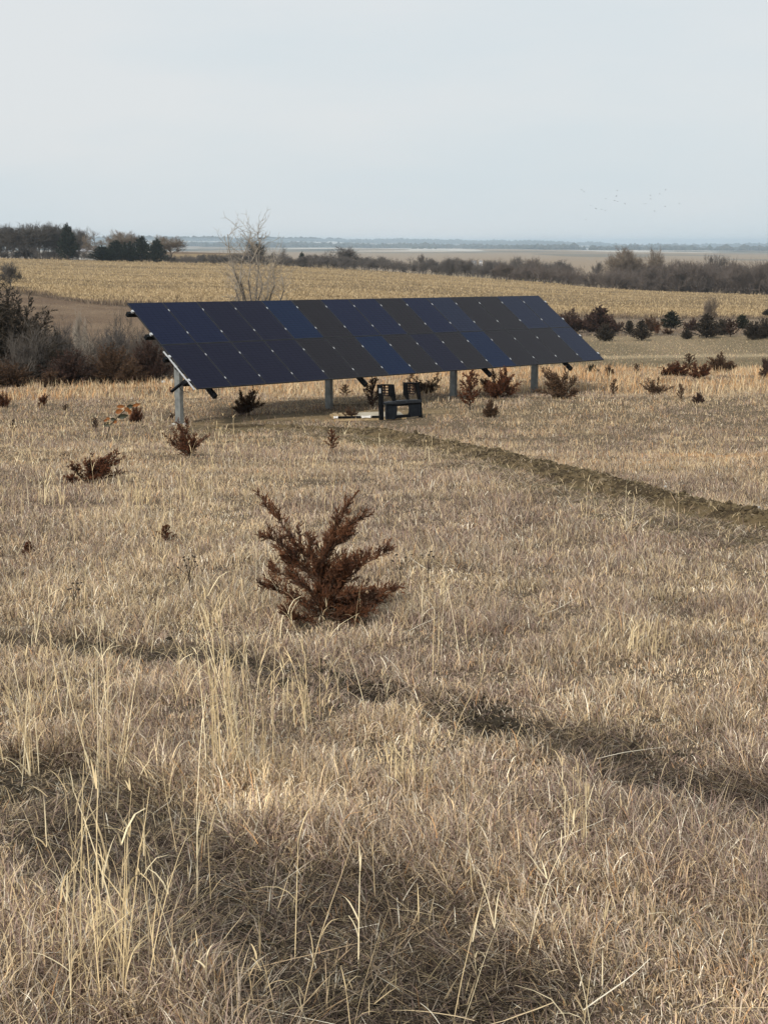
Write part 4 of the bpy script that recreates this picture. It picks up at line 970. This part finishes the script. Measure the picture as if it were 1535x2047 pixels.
# posts, rafters, struts
for c_, in ((.55,), (5.25,), (9.94,), (13.48,)):
    tp = T0+A*c_*Wc+B*Lr-UPN*.33; zt = tp.z
    foot = float(smooth_z(np.array([tp.x]), np.array([tp.y]))[0])
    mb = MB(); ax = Vector((A.x, A.y, 0)).normalized(); M = Matrix((ax, Nh, Vector((0, 0, 1)))).transposed()
    zc = (zt+foot)/2-.15; hh = zt-foot+.3
    # C-shaped post: web and two flanges
    mb.box((tp.x, tp.y, zc), (.012, .20, hh), M)
    for s in (-1, 1):
        p = Vector((tp.x, tp.y, zc))+Nh*s*.10+ax*.055; mb.box(p, (.12, .012, hh), M)
    apart('post', mb, galv, bevel=.002)
    mb = MB(); o = T0+A*c_*Wc; obb(mb, o, -.05, .05, .12*Lr, 2.06*Lr, -.29, -.17); apart('rafter', mb, blk, bevel=.003)
    mb = MB(); p0 = Vector((tp.x, tp.y, zt-.35))-ax*.03; q0 = o+B*1.72*Lr-UPN*.24; mb.bar(p0, q0, .07, .07); apart('strut', mb, blk, bevel=.003)
    mb = MB(); mb.box(tp+UPN*.03-Vector((0, 0, .08)), (.02, .34, .3), M); apart('bracket', mb, galv, bevel=.003)
# drive arm and cable at the leftmost post
tp = T0+A*.55*Wc+B*Lr; q = lambda px, v, y: Vector(((px-767.5)/F*y, y, EYE-tanv(v)*y))
mb = MB(); mb.bar(q(376, 757, 37.9), q(342, 783, 37.4), .07, .06); apart('cross_arm', mb, blk, bevel=.004)
mb = MB(); mb.tube(q(345, 776, 37.4), q(340, 774, 37.4), .012, 6); mb.tube(q(340, 774, 37.4), q(340, 784, 37.4), .012, 6); apart('arm_hook', mb, mat('rusty_iron', .8, (.12,.05,.03), noise=(9, (.06,.03,.02), 3, .4, .6)))
cb = MB(); pts = [q(358, 772, 37.6), q(362, 779, 37.6), q(368, 783, 37.6), q(376, 784, 37.6)]
for i in range(3): cb.tube(pts[i], pts[i+1], .008, 6)
apart('cable', cb, blk)

# pale stones at the foot of the leftmost post
stm = mat('pale_stone', .8, (.42,.40,.37), noise=(14, (.3,.28,.25), 4, .4, .65))
for i, (px, vv, s, lab) in enumerate([(370,851,.09,'pale stone right at the foot of the leftmost post'),(348,850,.08,'flat pale stone left of the leftmost post foot'),(339,853,.06,'small pale stone farthest left of the leftmost post foot'),(1329,985,.028,'white stone on the soil berm, the one further left'),(1516,1028,.026,'white stone on the soil berm near the right edge'),(344,757,.14,'pale boulder at the thicket edge left of the leftmost post'),(328,750,.12,'pale boulder left of the other one at the thicket edge')]):
    x, y, z = pix_ground(px, vv); 
    if i in (3, 4): z += .07
    if i > 4: y_ = 57.; x = (px-767.5)/F*y_; z = float(smooth_z(np.array([x]), np.array([y_]))[0])+.1; y = y_
    v, f, c = rocks(np.zeros((1, 3)), np.array([s]), np.ones((1, 3))); o = link('stone', np_mesh('stone', v, f, stm)); o.location = (x, y, z+s*.3); tag(o, lab, 'stone', 'pale stones')
# pale stakes left of the post
for px, vb, vt, lab in [(307,842,824,'short pale wooden stake nearer the seedling'),(324,842,827,'short pale wooden stake nearer the leftmost post')]:
    x, y, z = pix_ground(px, vb); mb = MB(); h = (vb-vt)/(F/y); mb.box((0, 0, h/2-.05), (.035, .035, h+.1)); mb.tube((0, 0, h), (0, 0, h+.03), .017, 6, .004)
    o = mb.build('stake', mat('pale_wood', .8, (.5,.42,.3), noise=(20, (.4,.32,.22), 3, .4, .6))); o.location = (x, y, z); tag(o, lab, 'stake', 'survey stakes')

# ------------------------------------------------------------------ black steel attachment frame and pallet
FX, FY, FZ = pix_ground(800, 840)
YAW = radians(30); SX = .00189*1.17; KS = .00189
frame = empty('attachment_frame', (FX, FY, FZ+.05), 'black steel attachment frame with two slotted uprights standing at the pallet end', 'steel frame', rz=YAW)
def fx(zx): return (zx-1025)*SX
def fz(zx, zy): return (715-(zx-720)*.073-zy)*KS
def poly(name, pts, y0, y1, m=blk, bevel=.004, lab=None):
    mb = MB(); mb.prism([(fx(a), fz(a, b)) for a, b in pts], y0, y1); o = mb.build(name, m, frame, bevel)
    if lab: o['label'] = lab
    return o
poly('upright', [(715,222),(778,222),(790,470),(792,716),(745,720),(738,430)], -.02, .07)
poly('upright', [(1228,190),(1284,190),(1318,430),(1338,700),(1300,700),(1290,440)], -.02, .07)
poly('gusset', [(866,222),(930,222),(958,470),(940,470),(900,400),(868,380)], -.05, .05)
poly('gusset', [(1072,200),(1120,200),(1130,350),(1140,425),(1120,425),(1078,368)], -.05, .05)
def slotted(x0, x1, y0, y1, rows, sh):
    mb = MB(); cw = (x1-x0); xm = x0+cw*.40; rh = (y1-y0)/rows
    bars = [(x0, x0+12), (xm-9, xm+9), (x1-12, x1)]
    for a, b in bars: mb.prism([(fx(a), fz(a, y0)), (fx(b), fz(b, y0)), (fx(b), fz(b, y1)), (fx(a), fz(a, y1))], .021, .035)
    ed = [x0+12, xm-9, xm+9, x1-12]
    for k in range(rows+1):
        yc = y0+k*rh
        for a, b in ((ed[0], ed[1]), (ed[2], ed[3])):
            r = 6; up_ = k > 0; dn = k < rows
            # bar between the rounded slots
            mb.prism([(fx(a), fz(a, yc-(14 if up_ else 8))), (fx(a+r), fz(a, yc-8)), (fx(b-r), fz(b, yc-8)), (fx(b), fz(b, yc-(14 if up_ else 8))), (fx(b), fz(b, yc+(14 if dn else 8))), (fx(b-r), fz(b, yc+8)), (fx(a+r), fz(a, yc+8)), (fx(a), fz(a, yc+(14 if dn else 8)))], .022, .034)
    return mb.build('slotted_step', mat('rust_edged_black_steel', .6, (.012,.008,.008), noise=(30, (.045,.018,.012), 3, .5, .7)), frame)
slotted(766, 884, 230, 378, 4, 0); slotted(1108, 1242, 200, 345, 4, 0)
poly('top_strap', [(768,215),(930,215),(930,230),(768,230)], -.03, .06, bevel=.003); poly('top_strap', [(1078,184),(1284,184),(1284,202),(1078,202)], -.03, .06, bevel=.003)
greyb = mat('worn_grey_black_steel', .4, (.016,.018,.022), noise=(14, (.045,.05,.055), 4, .5, .7), spec=.25)
poly('cross_beam', [(780,468),(960,442),(1130,428),(1305,425),(1305,462),(1130,475),(960,490),(780,496)], -.09, .06, greyb, .008)
poly('lower_plate', [(818,490),(968,484),(975,560),(968,640),(962,700),(905,712),(850,700),(818,705)], -.04, -.015, mat('blue_black_plate', .6, (.006,.008,.011), noise=(10, (.014,.017,.021), 5, .4, .7), spec=.15), .004)
poly('lower_plate', [(1118,478),(1300,466),(1302,652),(1240,660),(1150,672),(1118,648),(1136,600),(1136,540)], -.04, -.015, G and mat('blue_black_plate_b', .6, (.006,.0075,.0105), noise=(10, (.014,.017,.021), 5, .4, .7), spec=.15), .004)
poly('window_rim', [(962,484),(1122,476),(1122,508),(975,520)], -.045, -.01, blk, .003)
poly('bottom_bar', [(940,648),(1160,630),(1160,672),(940,690)], -.05, .0, blk, .006)
poly('side_leg', [(800,470),(815,470),(818,700),(802,704)], -.08, -.04, greyb, .003)
o = poly('sticker', [(724,272),(748,272),(750,340),(726,340)], -.024, -.021, alu, 0); o['label'] = 'small white sticker on the left upright'

ply = mat('weathered_plywood', .8, (.42,.37,.29), noise=(5, (.33,.28,.20), 6, .4, .62)); wht = mat('white_end_cap', .6, (.75,.73,.70), noise=(20, (.6,.58,.55), 3, .5, .7)); wood = mat('pallet_wood', .85, (.40,.30,.17), noise=(12, (.28,.2,.11), 5, .4, .65))
PXs, PYs, PZs = pix_ground(668, 842)
PX2, PY2, PZ2 = pix_ground(756, 842)
pal = empty('pallet', (PXs, PYs, PZs), 'low wooden pallet with a plywood sheet and white-capped black front edge beside the steel frame', 'pallet', rz=radians(8))
PL = 1.95; mb = MB()
for yo in (.04, .55, 1.06): mb.box((PL/2, yo, .035), (PL, .09, .07))
mb.build('stringer', wood, pal, .004)
mb = MB(); mb.box((.40, .0, .10), (.62, .05, .055)); mb.box((1.16, .0, .10), (.30, .05, .055)); mb.build('edge_rail', blk, pal, .004)
for xc, w_ in ((.045, .11), (.86, .24)):
    mb = MB(); mb.prism([(xc-w_/2, .07), (xc-w_/2, .135), (xc-w_*.15, .122), (xc+w_*.15, .122), (xc+w_/2, .135), (xc+w_/2, .07), (xc+w_*.15, .08), (xc-w_*.15, .08)], -.032, .03); mb.build('end_cap', wht, pal, .003)
mb = MB(); mb.box((1.28, .60, .092), (1.3, 1.1, .02)); mb.build('plywood_sheet', ply, pal, .002)
for i in range(4):
    mb = MB(); mb.box((.12+.16*i, .58, .086), (.10, 1.1, .018)); mb.build('deck_board', wood, pal, .002)
# long pale batten lying behind the second post
mb = MB(); mb.box((0, 0, .05), (1.3, .05, .04)); o = mb.build('batten', mat('grey_batten', .85, (.22,.18,.12), noise=(9, (.15,.12,.08), 4, .4, .6))); X_, Y_, Z_ = pix_ground(705, 812); o.location = (X_, Y_, Z_); o.rotation_euler = (0, 0, .3); tag(o, 'long thin grey batten lying on the grass right of the second post', 'batten')

# ------------------------------------------------------------------ far small things
y = 520.; X_ = (180-767.5)/F*y; Z_ = float(smooth_z(np.array([X_]), np.array([y]))[0])
hs = empty('farm_house', (X_, y, Z_-.2), 'pale low farm house half hidden between the windbreak and the evergreens', 'house')
hw = mat('pale_siding', .7, (.45,.45,.44), noise=(2, (.38,.38,.37), 3, .4, .6)); hr = mat('grey_roof', .8, (.22,.22,.23), noise=(2, (.16,.16,.17), 3, .4, .6)); gl = mat('dark_window', .2, (.03,.03,.035), noise=(2, (.05,.05,.055), 2, .4, .6))
MB().box((0, 0, 1.6), (9, 6, 3.2)).build('wall', hw, hs)
mb = MB(); mb.add([(-4.9,-3.5,3.1),(4.9,-3.5,3.1),(4.9,3.5,3.1),(-4.9,3.5,3.1),(-4.9,0,5.0),(4.9,0,5.0)], [(0,1,5,4),(2,3,4,5),(0,4,3),(1,2,5),(0,3,2,1)]); mb.build('roof', hr, hs)
for xw in (-2.8, 0, 2.8): MB().box((xw, -3.02, 1.9), (1.1, .06, 1.1)).build('window', gl, hs)
y = 505.; X_ = (524-767.5)/F*y; Z_ = float(smooth_z(np.array([X_]), np.array([y]))[0]); ht = EYE-tanv(477)*y-Z_
pl = empty('utility_pole', (X_, y, Z_), 'thin pale pole with a dark flat head above the dark bushy tree', 'pole')
MB().tube((0, 0, -.3), (0, 0, ht), .13, 8, .09).build('shaft', mat('pale_pole', .7, (.4,.39,.37), noise=(2, (.3,.3,.28), 3, .4, .6)), pl)
MB().tube((0, 0, ht), (0, 0, ht+.35), .45, 10, .62).build('head', mat('dark_pole_head', .6, (.06,.06,.06), noise=(4, (.09,.09,.09), 3, .4, .6)), pl)
# far sheds
for px, v_, w_, lab in [(945,517,9,'white far shed, left of the pair in the distant field'),(958,516,6,'white far shed, right of the pair in the distant field')]:
    y = 1150.; X_ = (px-767.5)/F*y; Z_ = float(smooth_z(np.array([X_]), np.array([y]))[0]); zt = EYE-tanv(v_-2)*y
    r = empty('shed', (X_, y, Z_-.3), lab, 'shed', 'far sheds'); Hh = max(2.2, min(zt-Z_, 4.5))
    MB().box((0, 0, Hh/2), (w_*.38, 3, Hh)).build('wall', mat('white_shed', .6, (.7,.7,.7), noise=(1, (.6,.6,.6), 2, .4, .6)), r)
    mb = MB(); W2 = w_*.2; mb.add([(-W2,-1.7,Hh),(W2,-1.7,Hh),(W2,1.7,Hh),(-W2,1.7,Hh),(-W2,0,Hh+.9),(W2,0,Hh+.9)], [(0,1,5,4),(2,3,4,5),(0,4,3),(1,2,5),(0,3,2,1)]); mb.build('roof', hr, r)
# distant tree groups on the ridges
rg = random.Random(11); P, s = [], []
for k in range(2200):
    y = rg.choice([rg.uniform(5500, 9500), rg.uniform(6500, 9500), rg.uniform(11800, 13400), rg.uniform(12400, 13400)]); u = rg.uniform(-.3, .3); 
    if fbm(np.array([u*y*2.6]), np.array([y]), 900, 3)[0] < .50: continue
    for j in range(6):
        x = u*y+rg.gauss(0, .005*y); yy_ = y+rg.gauss(0, 60); P.append((x, yy_, 0)); s.append(rg.uniform(6, 13)*(1+(y > 6000)*.6+(y > 11000)*.7))
P = np.array(P); s = np.array(s); P[:, 2] = smooth_z(P[:, 0], P[:, 1])+s*.4
v, f, c = rocks(P, s, np.tile([.045, .05, .038], (len(P), 1)))
tag(link('distant_woods', np_mesh('distant_woods', v, f, mat('distant_tree_mass', .9, spec=.1, attr='Col', noise=(.05, (.07,.065,.055), 5, .4, .6)), False, c)), 'bluish groves and tree lines scattered over the far ridges', 'woods', kind='stuff')

# birds
bm_m = mat('dark_feathers', .8, (.03,.03,.033), noise=(9, (.05,.05,.05), 2, .4, .6))
mb = MB(); mb.add([(0,.16,0),(.03,0,.012),(0,-.14,0),(-.03,0,.012),(0,0,-.03)], [(0,1,4),(1,2,4),(2,3,4),(3,0,4),(0,3,1),(1,3,2)])
body = mb.mesh('bird', bm_m)
wl = MB(); wl.add([(.02,.05,.005),(.02,-.05,.005),(.17,-.02,.07),(.17,.05,.07),(.36,-.05,.03),(.02,0,.016),(.17,.015,.082)], [(0,1,2,3),(3,2,4),(0,3,6,5),(5,6,2,1),(3,4,6),(6,4,2)]); wmesh = wl.mesh('wing', bm_m)
for zx, zy in [(20,62),(52,88),(486,73),(477,148),(458,209),(495,222),(342,182),(592,250),(148,274),(215,315),(288,325),(337,340),(1115,66),(1040,117),(920,138),(926,186),(850,249),(1117,287),(1300,248),(982,348),(88,460)]:
    px = 1150+zx*230/1535; v_ = 370+zy*70/467; y = 190+((zx*13) % 50); r_ = random.Random(zx)
    loc = ((px-767.5)/F*y, y, EYE-tanv(v_)*y)
    b = bpy.data.objects.new('bird', body); C.objects.link(b); b.location = loc; b.scale = (.72,)*3; b.rotation_euler = (r_.uniform(-.3, .3), r_.uniform(-.5, .5), r_.uniform(0, 6.3))
    tag(b, 'tiny dark bird flying in the loose flock over the right horizon', 'bird', 'birds flying in a flock')
    for sgn in (1, -1):
        w = link('wing', wmesh, b); w.scale = (sgn, 1, 1)

# ------------------------------------------------------------------ haze
hz = bpy.data.materials.new('haze_air'); hz.use_nodes = True; N = hz.node_tree.nodes; N.remove(N['Principled BSDF'])
pv = N.new('ShaderNodeVolumePrincipled'); pv.inputs['Color'].default_value = (.68, .845, 1.0, 1); pv.inputs['Density'].default_value = .000105; pv.inputs['Anisotropy'].default_value = .2
hz.node_tree.links.new(pv.outputs[0], N['Material Output'].inputs['Volume'])
zlo = float(gv[:, 2].min())-1; zhi = 30.
mb = MB(); mb.box((0, 8350, (zlo+zhi)/2), (60000, 17500, zhi-zlo)); ho = mb.build('haze', hz); tag(ho, kind='stuff')
ho['label'] = 'thin pale blue haze fading the far ridges'; ho['category'] = 'haze'

# ------------------------------------------------------------------ light, sky, camera
w = bpy.data.worlds.new('World'); scene.world = w; w.use_nodes = True; N = w.node_tree.nodes; L = w.node_tree.links; bg = N['Background']
SUN_AZ, SUN_EL = radians(205), radians(36)      # compass-like: direction the light comes from, measured from +y clockwise
sky = N.new('ShaderNodeTexSky'); sky.sky_type = 'NISHITA'; sky.sun_disc = False; sky.sun_elevation = SUN_EL; sky.sun_rotation = SUN_AZ; sky.dust_density = 3
sc_ = N.new('ShaderNodeMix'); sc_.data_type = 'RGBA'; sc_.blend_type = 'MULTIPLY'; sc_.inputs[0].default_value = 1; sc_.inputs[7].default_value = (.09, .09, .09, 1); L.new(sky.outputs[0], sc_.inputs[6])
# thin even overcast: pale cloud layer with faint soft streaks
tc = N.new('ShaderNodeTexCoord'); mp = N.new('ShaderNodeMapping'); mp.inputs['Scale'].default_value = (1.2, 1.2, 5); L.new(tc.outputs['Generated'], mp.inputs[0])
nn = N.new('ShaderNodeTexNoise'); nn.inputs['Scale'].default_value = 1.6; nn.inputs['Detail'].default_value = 5; nn.inputs['Roughness'].default_value = .55; L.new(mp.outputs[0], nn.inputs['Vector'])
cr = N.new('ShaderNodeValToRGB'); cr.color_ramp.elements[0].position = .38; cr.color_ramp.elements[0].color = (.60, .665, .70, 1); cr.color_ramp.elements[1].position = .62; cr.color_ramp.elements[1].color = (.67, .695, .708, 1)
L.new(nn.outputs['Fac'], cr.inputs[0])
mxs = N.new('ShaderNodeMix'); mxs.data_type = 'RGBA'; mxs.inputs[0].default_value = .93; L.new(sc_.outputs[2], mxs.inputs[6]); L.new(cr.outputs[0], mxs.inputs[7]); L.new(mxs.outputs[2], bg.inputs['Color']); bg.inputs['Strength'].default_value = .82
sl = bpy.data.lights.new('sun', 'SUN'); sl.energy = 2.6; sl.angle = radians(6); sl.color = (1, .95, .87)
so = bpy.data.objects.new('sun', sl); C.objects.link(so)
dirv = Vector((sin(SUN_AZ)*cos(SUN_EL), cos(SUN_AZ)*cos(SUN_EL), sin(SUN_EL))); so.rotation_euler = dirv.to_track_quat('Z', 'Y').to_euler(); so.location = (0, 0, 30)
cam = bpy.data.cameras.new('camera'); co = bpy.data.objects.new('camera', cam); C.objects.link(co); co.location = (0, 0, EYE); co.rotation_euler = (pi/2-PITCH, 0, 0)
cam.sensor_fit = 'VERTICAL'; cam.sensor_height = 24; cam.lens = 24*F/2047; cam.clip_start = .1; cam.clip_end = 60000
scene.camera = co
scene.view_settings.view_transform = 'Standard'; scene.view_settings.look = 'None'; scene.view_settings.exposure = .50; scene.view_settings.gamma = 1
scene.cycles.volume_bounces = 2 if hasattr(scene, 'cycles') else 0
